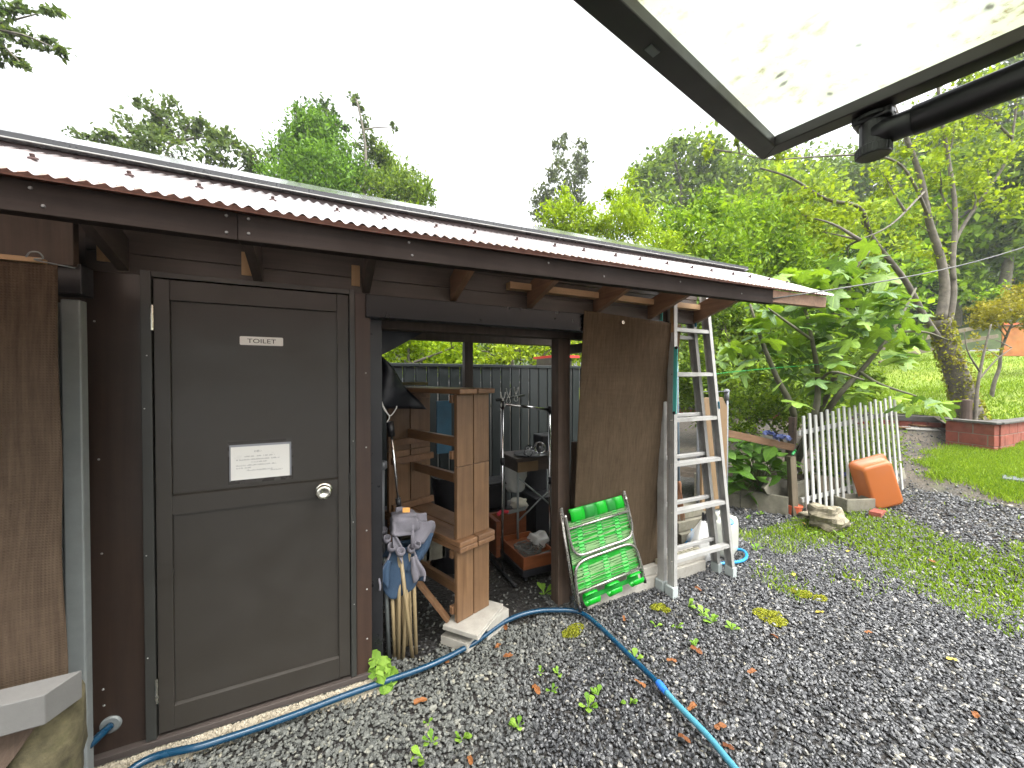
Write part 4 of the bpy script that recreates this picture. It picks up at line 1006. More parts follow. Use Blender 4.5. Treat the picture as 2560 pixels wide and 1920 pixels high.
# ------------------------------------------------------------------ folded deck chair
dk = thing('deck_chair', 'folded deck chair with bright green woven webbing leaning on the netting', 'deck chair', (1.9, 2.24, 0))
cBL, cBR = onY(1440,1508,2.205), onY(1606,1437,2.205)
cTR, cTL = onY(1562,1243,2.225), onY(1405,1287,2.225)
cn = (cBR-cBL).cross(cTL-cBL).normalized()       # points towards the viewer
if cn.y > 0: cn = -cn
def cp_(u, v, d=0.0):
    return cBL.lerp(cBR, u).lerp(cTL.lerp(cTR, u), v)+cn*d
rw = random.Random(4)
def ribbon(v, h, mi, d, wob):
    bb = MB(); n = 12
    for k in range(n):
        pass
    vs = []; ph = rw.uniform(0,6)
    for k in range(n+1):
        u = 0.03+0.94*k/n; dv = wob*math.sin(ph+u*7)*(abs(2*u-1)**3)*3
        vs += [cp_(u, v+dv-h/2, d+0.002*math.sin(u*22+ph)), cp_(u, v+dv+h/2, d+0.002*math.sin(u*22+ph))]
    bb.add(vs, [(2*k, 2*k+2, 2*k+3, 2*k+1) for k in range(n)]); return bb
nst = 54
for k in range(nst):
    v = 0.10+0.79*k/(nst-1)
    P('strand', ribbon(v+rw.uniform(-0.004,0.004), rw.uniform(0.010,0.015), 0, 0.002+0.004*(k % 2), 0.004), M['web_pale'] if rw.random() < 0.66 else M['web_mid'], dk, fixn=False)
for u0 in (0.20, 0.50, 0.78):
    for du, m in ((-0.048,'web_dark'),(0.0,'web_mid'),(0.048,'web_dark')):
        bb = MB(); vs = []; n = 40
        for k in range(n+1):
            v = 0.09+0.81*k/n
            d = 0.005+0.0035*math.sin(k*math.pi/1.0+0.5*math.pi*(1 if m == 'web_dark' else -1))
            w_ = 0.005 if m == 'web_dark' else 0.036
            vs += [cp_(u0+du-w_, v, d), cp_(u0+du+w_, v, d)]
        bb.add(vs, [(2*k, 2*k+1, 2*k+3, 2*k+2) for k in range(n)])
        P('warp_band', bb, M[m], dk, fixn=False)
P('backing', MB().add([cp_(0.04,0.10,-0.012),cp_(0.96,0.10,-0.012),cp_(0.96,0.90,-0.012),cp_(0.04,0.90,-0.012)], [(0,1,2,3)]), plain('green_backing', (0.10,0.26,0.085), 0.6, var=0.3, ns=30), dk)
tr_ = 0.0105
def U(pts): return MB().tube(catmull(pts, 6), tr_, 10)
P('frame_tube', U([cp_(0.02,1.0,0.02), cp_(0.03,0.85,0.02), cp_(0.04,0.66,0.022), cp_(0.09,0.555,0.024), cp_(0.20,0.52,0.025), cp_(0.5,0.52,0.025), cp_(0.82,0.52,0.025), cp_(0.93,0.555,0.024), cp_(0.98,0.66,0.022), cp_(0.985,0.85,0.02), cp_(0.985,1.01,0.02)]), M['rust_chrome'], dk, smooth=True)
P('frame_tube', U([cp_(0.015,-0.02,0.024), cp_(0.015,0.14,0.024), cp_(0.03,0.33,0.024), cp_(0.08,0.42,0.024), cp_(0.20,0.46,0.025), cp_(0.5,0.462,0.025), cp_(0.80,0.46,0.025), cp_(0.92,0.42,0.024), cp_(0.97,0.33,0.024), cp_(0.985,0.14,0.024), cp_(0.985,-0.02,0.024)]), M['rust_chrome'], dk, smooth=True)
P('frame_tube', MB().tube([cp_(0.03,0.84,0.02), cp_(0.98,0.84,0.02)], 0.009, 10), M['rust_chrome'], dk, smooth=True)
P('frame_tube', MB().tube([cp_(0.02,0.12,0.022), cp_(0.98,0.12,0.022)], 0.009, 10), M['rust_chrome'], dk, smooth=True)
for u in (0.0, 1.0):
    P('side_tube', MB().tube([cp_(u,-0.07,-0.012), cp_(u,1.05,-0.012)], 0.011, 10), M['rust_chrome'], dk, smooth=True)
    P('hinge_plate', MB().beam(cp_(u,0.95,0.008), cp_(u,1.08,0.004), 0.02, 0.018), M['rust_chrome'], dk, bevel=0.003)
    P('end_cap', MB().tube([cp_(u+(0.015 if u < 0.5 else -0.015),-0.075,0.024), cp_(u+(0.015 if u < 0.5 else -0.015),-0.01,0.024)], 0.0125, 10), M['black_plastic'], dk, smooth=True)
for i, (u0, u1, m) in enumerate(((0.10,0.31,'green_flap'),(0.311,0.50,'web_dark'),(0.501,0.66,'green_flap'),(0.661,0.80,'web_dark'),(0.801,0.94,'green_flap'))):
    bb = MB()
    def ff(u, v, u0=u0, u1=u1):
        a = -0.5*math.pi+v*1.35*math.pi; uu = u0+(u1-u0)*u
        return cp_(uu, 0.885+0.076*(1+math.sin(a)), 0.004+0.014*math.cos(a))
    bb.grid(ff, 3, 12)
    P('vinyl_flap', bb, M[m], dk, smooth=True, solid=0.0015, fixn=False)
for u0 in (0.10, 0.42, 0.76):
    bb = MB()
    def fl_(u, v, u0=u0):
        a = 0.35*math.pi+v*1.75*math.pi; uu = u0+0.17*u
        return cp_(uu, 0.022+0.068*math.sin(a), 0.030+0.034*math.cos(a))
    bb.grid(fl_, 3, 20)
    P('vinyl_loop', bb, M['green_flap'], dk, smooth=True, solid=0.0015, fixn=False)
P('lower_slat', MB().beam(cp_(0.12,0.0,0.0), cp_(0.9,0.0,0.0), 0.01, 0.03), M['web_dark'], dk)

# ------------------------------------------------------------------ stepladder
ld = thing('stepladder', 'weathered aluminium stepladder with teal stays standing folded against the eave', 'ladder', (2.75, 2.15, 0))
def rail(p0, p1, inward, name='rail'):
    p0 = Vector(p0); p1 = Vector(p1); d = (p1-p0).normalized(); yv = Vector((0,1,0)); side = d.cross(yv).normalized()
    if side.x*inward < 0: side = -side
    yv = side.cross(d).normalized()
    w, dep, th = 0.030, 0.066, 0.004
    b = MB()
    def bar(c0, c1, a, ha, bb_, hb):
        b.hexa([c0-a*ha-bb_*hb, c0+a*ha-bb_*hb, c0+a*ha+bb_*hb, c0-a*ha+bb_*hb, c1-a*ha-bb_*hb, c1+a*ha-bb_*hb, c1+a*ha+bb_*hb, c1-a*ha+bb_*hb])
    bar(p0, p1, side, th/2, yv, dep/2)
    for s in (-1, 1):
        o = side*(w/2+th/2+0.0002)+yv*s*(dep/2-th/2); bar(p0+o, p1+o, side, w/2, yv, th/2)
        o2 = yv*s*dep*0.16-side*(th/2+0.0012); bar(p0+o2, p1+o2, side, 0.0012, yv, 0.006)
    return P(name, b, M['alu'], ld)
fl0, fl1 = Vector((2.405,2.115,0.035)), Vector((2.445,2.165,2.285))
fr0, fr1 = Vector((3.135,2.115,0.030)), Vector((2.835,2.165,2.40))
bl0, bl1 = Vector((2.405,2.215,0.035)), Vector((2.425,2.25,2.075))
br0, br1 = Vector((3.090,2.215,0.030)), Vector((2.755,2.25,2.42))
rail(fl0, fl1, 1); rail(fr0, fr1, -1); rail(bl0, bl1, 1); rail(br0, br1, -1)
def atz(p0, p1, z): return p0.lerp(p1, (z-p0.z)/(p1.z-p0.z))
for z in (0.285, 0.660, 1.030, 1.375, 1.735, 2.085):
    a, c = atz(fl0, fl1, z), atz(fr0, fr1, z); g = Vector((0.004,0,0))
    st_ = MB().beam(a+g, c-g, 0.056, 0.005).beam(a+g+Vector((0,-0.026,-0.014)), c-g+Vector((0,-0.026,-0.014)), 0.004, 0.022).beam(a+g+Vector((0,0.026,-0.014)), c-g+Vector((0,0.026,-0.014)), 0.004, 0.022)
    for k in range(4): st_.beam(a+g+Vector((0,-0.018+0.012*k,0.0042)), c-g+Vector((0,-0.018+0.012*k,0.0042)), 0.004, 0.003)
    P('step', st_, M['alu'], ld)
    for q in (a+Vector((-0.003,-0.012,-0.01)), ):
        P('rivet', MB().lathe([(0.006,0),(0.004,0.004)], q, (-1,0,0), 8), M['steel'], ld)
for z in (0.30, 0.675, 1.05, 1.39, 1.72, 2.03):
    a, c = atz(bl0, bl1, z), atz(br0, br1, z); g = Vector((0.004,0,0))
    P('step', MB().beam(a+g, c-g, 0.03, 0.030), M['alu'], ld, bevel=0.004)
for p in (fl0, fr0, bl0, br0):
    P('foot', MB().box(p.x-0.022, p.x+0.036 if p.x < 2.8 else p.x+0.010, p.y-0.040, p.y+0.040, -0.004, 0.085) if p.x < 2.8 else MB().box(p.x-0.040, p.x+0.010, p.y-0.040, p.y+0.040, -0.004, 0.085), plain('grey_rubber_foot', (0.33,0.37,0.36), 0.5, var=0.1), ld, bevel=0.006)
P('stay', MB().beam((2.392,2.078,1.42),(2.412,2.088,1.935), 0.006, 0.036, (0,1,0)), M['teal_tape'], ld, bevel=0.003)
for z in (1.43, 1.925): P('stay_pivot', MB().lathe([(0.013,0),(0.011,0.006)], (2.388+(z-1.43)*0.04,2.078,z), (-1,0,0), 10), M['black_plastic'], ld)
P('stay', MB().beam((2.375,2.20,2.06),(2.385,2.205,2.40), 0.006, 0.034, (0,1,0)), M['teal_tape'], ld, bevel=0.003)
P('rail_end', MB().beam((2.430,2.235,2.09),(2.436,2.24,2.32), 0.028, 0.045, (0,1,0)), M['galv'], ld)
P('rail_cap', MB().box(2.398, 2.452, 2.20, 2.275, 2.072, 2.088), M['black_plastic'], ld)
P('sticker', MB().beam((2.4325,2.145,2.05),(2.437,2.15,2.24), 0.0008, 0.032, (0,1,0)), M['tan_sticker'], ld)
P('sticker', MB().beam((2.4005,2.235,1.44),(2.403,2.235,1.66), 0.0008, 0.034, (0,1,0)), plain('rating_label', (0.40,0.37,0.30), 0.6, var=0.4, ns=40), ld)
P('tape_band', MB().beam(atz(br0,br1,2.12)+Vector((-0.02,-0.037,0)), atz(br0,br1,2.19)+Vector((-0.02,-0.037,0)), 0.034, 0.002), M['blue_tape'], ld)
P('tape_band', MB().beam(atz(fr0,fr1,1.44)+Vector((-0.012,-0.036,0)), atz(fr0,fr1,1.50)+Vector((-0.012,-0.036,0)), 0.022, 0.002), M['blue_tape'], ld)

# ------------------------------------------------------------------ things behind the ladder
sb = thing('brown_signboard', 'brown blank board in a grey pipe frame behind the ladder', 'signboard', (3.55, 2.95, 0))
q0, q1 = at(1748,1325,3.95), at(1815,1335,4.02)
zt = 1.48
a = at(1750,1000,3.85); a.z = 0; c = at(1812,1000,3.95); c.z = 0
P('board', MB().prism([a+Vector((0,0,0.36)), c+Vector((0,0,0.36)), c+Vector((0,0,1.40)), (c-a)*0.8+a+Vector((0,0,1.50)), a+Vector((0,0,1.50))], (0.010,-0.022,0)), M['sign_brown'], sb, bevel=0.003)
fp = MB().tube([a+Vector((-0.02,0,0)), a+Vector((-0.02,0,1.56)), c+Vector((0.03,0,1.56)), c+Vector((0.03,0,0))], 0.017, 10).tube([a+Vector((-0.02,0,0.33)), c+Vector((0.03,0,0.33))], 0.016, 10)
P('pipe_frame', fp, M['grey_pvc'], sb, smooth=True)
for p in (a+Vector((-0.02,0,1.56)), c+Vector((0.03,0,1.56))):
    P('elbow', MB().tube([p+Vector((0,0,-0.09)), p+Vector((0,0,0.01))], 0.023, 10).tube([p+Vector((-0.03,-0.012,0)), p+Vector((0.03,0.012,0))], 0.023, 10), M['grey_pvc'], sb, smooth=True)
for k, (pp_, top, h, lab) in enumerate(((Vector((3.08,2.62,0.58)), 2.35, 0.30, 'reddish straw broom with a long blue grey pole behind the ladder'), (Vector((2.98,2.66,1.05)), 1.75, 0.24, 'second straw broom head higher up in the shade behind the ladder'))):
    br = thing('straw_broom', lab, 'broom', pp_, 'brooms behind the ladder')
    P('pole', MB().tube([pp_, (pp_.x-0.03, pp_.y+0.02, top)], 0.013, 10), M['blue_pole'], br, smooth=True)
    bb = MB(); rb = random.Random(k)
    for j in range(46):
        a_ = rb.uniform(0, 6.28); r = rb.uniform(0.2,1)
        bb.tube([(pp_.x+0.012*math.cos(a_), pp_.y+0.012*math.sin(a_), pp_.z+0.10), (pp_.x+0.040*r*math.cos(a_), pp_.y+0.028*r*math.sin(a_), pp_.z-0.05), (pp_.x+0.062*r*math.cos(a_)+0.02, pp_.y+0.035*r*math.sin(a_), pp_.z-h+rb.uniform(0,0.06))], [0.004,0.004,0.002], 4)
    P('bristles', bb, M['straw'], br)
    P('binding', MB().lathe([(0.018,0),(0.026,0.01),(0.022,0.10),(0.014,0.12)], (pp_.x,pp_.y,pp_.z+0.0), (0,0,1), 12), M['straw'], br, smooth=True)
pl = thing('plastic_step', 'pale ridged plastic step unit standing low behind the ladder', 'step unit', (3.2, 2.62, 0))
for k in range(4):
    P('tier', MB().box(3.02-0.0*k, 3.46, 2.50+0.035*k, 2.80, 0.02+k*0.10, 0.02+k*0.10+0.095), M['concrete_old'], pl, bevel=0.006)
# water jug
jg = thing('water_jug', 'translucent white water jug with a blue cap beside the ladder foot', 'jug', (3.42, 2.42, 0))
def jugf(u, v):
    a_ = 2*math.pi*u; e = math.pi*(v-0.5); f = lambda q, p: math.copysign(abs(q)**p, q)
    return Vector((3.44, 2.43, 0.185))+Matrix.Rotation(R(20), 3, 'Z')@Vector((0.155*f(math.cos(a_),0.35)*f(math.cos(e),0.28), 0.125*f(math.sin(a_),0.35)*f(math.cos(e),0.28), 0.175*f(math.sin(e),0.35)))
P('body', MB().grid(jugf, 36, 20), M['jug'], jg, smooth=True)
P('handle', MB().tube(catmull([(3.33,2.40,0.36),(3.34,2.40,0.405),(3.44,2.43,0.41),(3.52,2.45,0.40),(3.53,2.46,0.36)]), 0.013, 8), M['jug'], jg, smooth=True)
P('cap', MB().lathe([(0.034,0),(0.034,0.045),(0.028,0.05),(0.001,0.05)], (3.40,2.335,0.335), (-0.25,-0.55,0.5), 20), M['blue_cap'], jg, smooth=False)
b = MB()
def bagf(u, v):
    a_ = 2*math.pi*u; r = (0.13*math.sin(math.pi*min(1, v*1.02)*0.62+0.55))*(1-0.72*max(0, v-0.55)/0.45)
    r *= 1+0.10*math.sin(a_*5+v*4)+0.06*math.sin(a_*9)
    return (3.14+r*math.cos(a_)*1.1, 2.40+r*math.sin(a_)*0.8, 0.02+0.36*v)
b.grid(bagf, 40, 16)
bg = thing('plastic_bag', 'knotted clear plastic bag tied with black strips beside the jug', 'bag', (3.14, 2.40, 0))
P('bag_body', b, M['bag'], bg, smooth=True, fixn=False)
bb = MB(); rb = random.Random(2)
for k in range(9):
    a_ = rb.uniform(-0.6, 1.6); bb.beam((3.14,2.40,0.37), (3.14+0.13*math.cos(a_),2.40-0.05+0.06*rb.random(),0.38+0.07*math.sin(a_)), 0.022, 0.003)
P('tie', bb, M['black_plastic'], bg)
cc = [(3.05,2.56,0.05),(3.02,2.50,0.13),(3.06,2.46,0.22),(3.12,2.50,0.26)]
b = MB().tube(catmull(cc), 0.013, 10)
ring = [(3.36+0.24*math.cos(t*0.3), 2.33+0.13*math.sin(t*0.3), 0.035+0.006*math.sin(t)) for t in range(12, 24)]
hr = thing('hose_offcut', 'short bright blue hose looped round the water jug', 'hose', (3.3, 2.35, 0))
P('hose_loop', b, plain('sky_blue_hose', (0.02,0.22,0.46), 0.35, var=0.1), hr, smooth=True)
P('hose_loop', MB().tube(catmull(ring), 0.013, 10), bpy.data.materials['sky_blue_hose'], hr, smooth=True)

# ------------------------------------------------------------------ planter bed, stakes, fence
pb = thing('planter_wall', 'low bed wall of weathered concrete planks beside the fence', 'planter wall', (4.85, 3.1, 0))
A = Vector((4.55,3.62,0)); B = Vector((4.83,3.15,0)); Cc = Vector((5.03,2.68,0)); D = Vector((5.55,2.74,0))
for (p, q, z0, z1) in ((A, B, -0.02, 0.20), (A, B, 0.205, 0.40), (B, Cc, -0.02, 0.26), (Cc+Vector((0.02,0.02,0)), D, -0.02, 0.22), (Cc+Vector((0.05,0.02,0)), D, 0.225, 0.40)):
    d = (q-p).normalized()*0.004
    P('plank_block', MB().beam(p+d+Vector((0,0,(z0+z1)/2)), q-d+Vector((0,0,(z0+z1)/2)), 0.055, z1-z0), M['concrete_old'], pb, bevel=0.008)
bs_ = MB().prism([onY(1910,1222,2.84), onY(1918,1212,2.84), onY(1926,1194,2.84), onY(1968,1200,2.84), onY(1970,1250,2.84), onY(1935,1242,2.84), onY(1917,1235,2.84)], (0.03,0.06,0))
tag(bs_.build('broken_slab', M['concrete_old'], bevel=0.008), 'broken concrete slab propped on the bed wall beside the stake', 'slab')
ef = MB().grid(lambda u, v: (4.62+1.6*u, 2.95+0.9*v+0.5*(1-u)*0.9, 0.30+0.02*math.sin(u*20+v*9)), 14, 10)
tag(ef.build('bed_soil', plain('bed_earth', (0.042,0.030,0.019), 0.95, var=0.4, ns=14, bump=0.8, bs=40), smooth=True, fixn=False), kind='structure')
s0 = onG(1983,1290)
b = MB().beam(s0+Vector((0.02,0,-0.02)), s0+Vector((-0.02,0.02,0.72)), 0.075, 0.07)
tag(b.build('wooden_stake', M['wood_grey'], bevel=0.006), 'pale square timber stake in front of the bed wall', 'stake')
s1 = onG(1990,1286)+Vector((0.06,0.09,0))
b = MB().beam(s1, s1+Vector((0.02,0.0,1.17)), 0.07, 0.045)
for z in (0.62, 0.80, 1.0, 1.1): b.lathe([(0.008,0),(0.008,0.002)], s1+Vector((-0.025,-0.026,z)), (-0.3,-0.95,0), 8, 1)
tag(b.build('wooden_stake', [M['wood_post'], M['black_gap']], bevel=0.004), 'taller dark brown drilled stake next to the picket fence', 'stake')
b = MB().beam(at(1795,1078,4.55), s1+Vector((-0.02,-0.03,0.80)), 0.035, 0.085)
tag(b.build('wooden_rail', M['wood_rail'], bevel=0.004), 'orange brown timber rail sloping down to the drilled stake', 'rail')
b = MB().tube([s0+Vector((-0.07,-0.02,0.75)), s0+Vector((0.09,0.03,0.78))], 0.014, 8)
tag(b.build('green_cane', M['green_plastic'], smooth=True), 'short green plastic cane on top of the pale stake', 'cane')
b = MB().lathe([(0.07,0),(0.085,0.10),(0.09,0.10),(0.09,0.115),(0.07,0.115)], onG(2015,1290)+Vector((-0.06,0.10,0)), (0,0,1), 20)
tag(b.build('flower_pot', M['terracotta'], smooth=False), 'small terracotta pot behind the first picket', 'pot')

pf = thing('picket_fence', 'white wooden picket fence panel leaning behind the orange tub', 'fence', (6.1, 2.5, 0))
f0 = onG(2020,1290); f1 = onG(2256,1226)
up0 = Vector((-0.06,0.03,1.20)); up1 = Vector((-0.10,0.06,1.27))
npk = 18
for k in range(npk):
    t = k/(npk-1); p = f0.lerp(f1, t); u = up0.lerp(up1, t)+Vector((0,0,0.02*math.sin(k*2.1)))
    P('picket', MB().beam(p, p+u, 0.048, 0.016, (0,-1,0)), M['white_paint'], pf, bevel=0.003)
dfn = (f1-f0).normalized(); off = Vector((0.02,0.025,0))
for hh in (0.16, 0.83):
    P('rail', MB().beam(f0+up0*hh-dfn*0.07+off, f1+up1*hh+dfn*0.03+off, 0.02, 0.055), M['white_paint'], pf, bevel=0.003)

# orange tub leaning bottom-out
tubm = thing('orange_tub', 'orange plastic tub tipped on its side against the picket fence', 'tub', (6.2, 2.2, 0.1))
tc_ = onG(2222,1278)
# local frame: axis from the rim (against the fence) out to the bottom
long = Vector((-0.30,0.12,0.90)).normalized(); out = Vector((-0.62,-0.66,0.30)); out = (out-long*out.dot(long)).normalized(); sd = long.cross(out).normalized()
cen = tc_+Vector((0.02,0.10,0.295))
def ring_(hl, hw, rad, dep, n=6):
    pts = []
    for (sx_, sy_, a0) in ((1,1,0),(-1,1,90),(-1,-1,180),(1,-1,270)):
        for k in range(n):
            a_ = R(a0+90*k/(n-1)); pts.append(cen+long*(sx_*(hl-rad)+rad*math.cos(a_))+sd*(sy_*(hw-rad)+rad*math.sin(a_))+out*dep)
    return pts
rings = [ring_(0.315,0.20,0.05,-0.085), ring_(0.315,0.20,0.05,-0.068), ring_(0.297,0.183,0.05,-0.068), ring_(0.275,0.163,0.05,0.048), ring_(0.262,0.150,0.05,0.066), ring_(0.24,0.13,0.045,0.070)]
tb_ = MB(); n = len(rings[0]); vs = [p for r_ in rings for p in r_]
tb_.add(vs, [(j*n+i, j*n+(i+1) % n, (j+1)*n+(i+1) % n, (j+1)*n+i) for j in range(len(rings)-1) for i in range(n)]+[tuple((len(rings)-1)*n+i for i in range(n))])
P('shell', tb_, M['orange_plastic'], tubm, smooth=True, solid=0.006)
P('rim_bead', MB().tube(rings[0]+[rings[0][0]], 0.011, 8, cap=False), M['orange_plastic'], tubm, smooth=True)
b = MB().obox(onG(2290,1212)+Vector((0.05,0.25,0.14)), (0.52,0.03,0.34), (R(-18),R(14),R(-6)))
tag(b.build('grey_slab', M['concrete_old'], bevel=0.005), 'thin grey slab leaning behind the orange tub', 'slab')

def boulder(name, c, size, seed, mat, label, cat):
    b = lump(c, size, seed, 0.12, 26, 16, 0.8); rr = random.Random(seed)
    for v in b.v:
        d = v-Vector(c); k = 0.10*math.sin(d.x*21+seed+d.z*9)+0.08*math.sin(d.y*33+d.z*27)+0.05*math.sin(d.z*60+d.x*40)+rr.uniform(-0.03,0.03)
        v += d*k
    return tag(b.build(name, mat, smooth=False), label, cat)
boulder('field_stone', onG(2085,1325)+Vector((0.0,0.06,0.12)), (0.19,0.15,0.14), 4, M['stone'], 'rounded mossy stone in front of the picket fence', 'stone')
boulder('small_stone', onG(2030,1300)+Vector((0.0,0.05,0.03)), (0.07,0.06,0.05), 9, M['stone'], 'small flat stone left of the mossy boulder', 'stone')
bc = onG(2165,1280)+Vector((0.0,0.14,0))
b = MB()
for (x0,x1,y0,y1,z0,z1) in ((-0.19,0.19,-0.12,-0.09,0,0.15),(-0.19,0.19,0.09,0.12,0,0.15),(-0.19,-0.16,-0.089,0.089,0,0.15),(0.16,0.19,-0.089,0.089,0,0.15),(-0.159,0.159,-0.089,0.089,0,0.10)):
    Mx = Matrix.Rotation(R(-20), 3, 'Z'); p = [Vector(q) for q in [(x0,y0,z0),(x1,y0,z0),(x1,y1,z0),(x0,y1,z0),(x0,y0,z1),(x1,y0,z1),(x1,y1,z1),(x0,y1,z1)]]
    b.hexa([bc+Mx@q for q in p])
tag(b.build('stone_basin', M['concrete_old'], bevel=0.006), 'small square stone basin filled with grit before the fence', 'basin')
b = MB().obox(bc+Vector((-0.02,0.20,0.20)), (0.46,0.03,0.30), (R(-28),R(8),R(-12)))
tag(b.build('weathered_board', M['wood_grey'], bevel=0.004), 'weathered board leaning on the pickets behind the basin', 'board')
b = MB().obox(onG(2205,1290)+Vector((0,0.04,0.02)), (0.26,0.11,0.06), (0,R(4),R(10)))
tag(b.build('red_brick', M['brick'], bevel=0.005), 'single red brick on the ground below the orange tub', 'brick')

# ------------------------------------------------------------------ block planter round the tree, kerb of the lawn
bl_ = thing('block_planter', 'red block planter with dark capping round the leaning tree', 'planter', (11.2, 2.7, 0.4))
bL, bC, bR = onG(2368,1112), onG(2492,1131), onG(2600,1086)
def course(p, q, tag_):
    L = (q-p).length; d = (q-p)/L; n = max(1, round(L/0.40))
    for row in range(3):
        x = -0.20 if row % 2 else 0.0
        while x < L-0.02:
            a0 = max(0, x); a1 = min(L, x+0.39)
            if a1-a0 > 0.05:
                zz = -0.10+row*0.195
                pa = p+d*(a0+0.004); pb_ = p+d*(a1-0.004)
                P('block', MB().beam(pa+Vector((0,0,zz+0.0925)), pb_+Vector((0,0,zz+0.0925)), 0.10, 0.183), M['brick'], bl_, bevel=0.006)
            x += 0.40
    P('mortar_core', MB().beam(p+d*0.01+Vector((0,0,0.17)), q-d*0.01+Vector((0,0,0.17)), 0.085, 0.56), M['mortar'], bl_)
    P('capping', MB().beam(p-d*0.05+Vector((0,0,0.505)), q+d*0.05+Vector((0,0,0.505)), 0.20, 0.035), M['kerb'], bl_, bevel=0.006)
for p in (bL, bC, bR): pass
zb = HG(bC.x, bC.y)
bL.z = bC.z = bR.z = zb
course(bL, bC, 0); course(bC+Vector((0.06,0.02,0.001)), bR, 1)
dn = Vector((0.93, 0.36, 0)).normalized()
b = MB().prism([bL+Vector((0,0,0.40)), bC+Vector((0,0,0.40)), bR+Vector((0,0,0.40)), bL+dn*2.2+Vector((0,0,0.40))], (0,0,-0.02))
P('soil', b, M['ground'], bl_)
kp0, kp1 = Vector((*SW(-0.06, -9), 0)), Vector((*SW(-0.06, 9), 0))
kl = thing('lawn_kerb', 'dark sleeper kerb on a red brick course along the upper lawn', 'kerb', (12.9, 3.4, 0.5))
for k in range(7):
    a_ = kp0.lerp(kp1, k/7); c_ = kp0.lerp(kp1, (k+1)/7-0.002)
    P('sleeper', MB().beam(a_+Vector((0,0,0.745)), c_+Vector((0,0,0.745)), 0.20, 0.13), M['kerb'], kl, bevel=0.01)
for k in range(78):
    a_ = kp0.lerp(kp1, k/78); c_ = kp0.lerp(kp1, (k+1)/78-0.0008)
    for z in (0.61,): P('brick', MB().beam(a_+Vector((0,0,z)), c_+Vector((0,0,z)), 0.16, 0.12), M['brick'], kl)
for (px, py, l, w, lab) in ((2225,1068,0.7,0.10,'brown plank lying on the ground before the lawn kerb'),(2290,1066,0.5,0.06,'thin broken stick on the ground left of the block planter')):
    p = onG(px, py); b = MB().obox(p+Vector((0,0,0.03)), (l*0.4, l, 0.03), (0, R(3), R(-25)))
    tag(b.build('loose_plank', M['wood_rail'], bevel=0.004), lab, 'plank')
b = MB().obox(onG(2300,1075)+Vector((0.3,0.1,0.012)), (0.9,0.55,0.03), (0,0,R(25)))
tag(b.build('flat_stone', M['concrete'], bevel=0.01), 'pale flat stepping stone before the block planter', 'stone')
b = MB().obox(onG(2545,1207)+Vector((0.05,-0.05,0.03)), (0.32,0.38,0.06), (0,0,R(12)))
tag(b.build('grey_paver', plain('blue_grey_paver', (0.10,0.11,0.13), 0.6), bevel=0.006), 'dark grey paver set in the lower lawn at the right edge', 'paver')
# timber rail fence and orange board on the upper lawn
def lawn_pt(px, py, t):
    p = at(px, py, t); p.z = HL(p.x, p.y); return p
rf = thing('rail_fence', 'weathered grey timber rail fence at the top of the lawn', 'fence', tuple(at(2300,900,15)))
posts = [at(2200,960,13.5), at(2295,930,15), at(2420,900,16.5), at(2495,890,17)]
for p in posts:
    zb = HL(p.x, p.y); P('post', MB().beam((p.x,p.y,zb-0.1),(p.x,p.y,zb+1.35), 0.14, 0.14), M['wood_post'], rf, bevel=0.01)
for i in range(3):
    for h in (0.55, 1.05):
        a_, c_ = posts[i].copy(), posts[i+1].copy(); a_.z = HL(a_.x, a_.y)+h; c_.z = HL(c_.x, c_.y)+h
        P('rail', MB().beam(a_+Vector((-0.09,0,0)), c_+Vector((-0.09,0,0)), 0.05, 0.16), M['wood_grey'], rf, bevel=0.006)
ob = thing('orange_notice_board', 'large weathered orange board on posts at the lawn top right', 'board', tuple(at(2540,890,13)))
o0, o1 = at(2505,890,12.0), at(2660,892,12.0)
P('panel', MB().prism([o0, o1, o1+Vector((0,0,0.93)), o0+Vector((0,0,0.93))], (0.04,0.03,0)), M['orange_board'], ob, bevel=0.01)
for p in (o0-Vector((-0.05,0,0)), o1):
    P('post', MB().beam((p.x,p.y,HL(p.x,p.y)-0.1),(p.x,p.y,p.z+1.0), 0.10, 0.10), M['wood_post'], ob, bevel=0.01)
P('top_rail', MB().beam(o0+Vector((-0.05,0,1.0)), o1+Vector((0.05,0,1.0)), 0.08, 0.07), M['terracotta'], ob)

# ------------------------------------------------------------------ rope, canopy
rp0, rp1 = onY(1934,746,1.272), at(2760,540,3.6)
mid = [rp0.lerp(rp1, k/16)-Vector((0,0,0.10*math.sin(math.pi*k/16))) for k in range(17)]
tag(MB().tube(mid, 0.0042, 8).build('line_rope', M['rope'], smooth=True), 'grey rope strung from the eave corner out to the right', 'rope')
cord = [at(1788,935,3.4), at(1850,928,3.9), at(1960,918,4.5), at(2120,905,5.0)]
tag(MB().tube(catmull(cord), 0.004, 6).build('garden_twine', M['green_plastic'], smooth=True), 'thin green twine running from the ladder into the fig leaves', 'twine')

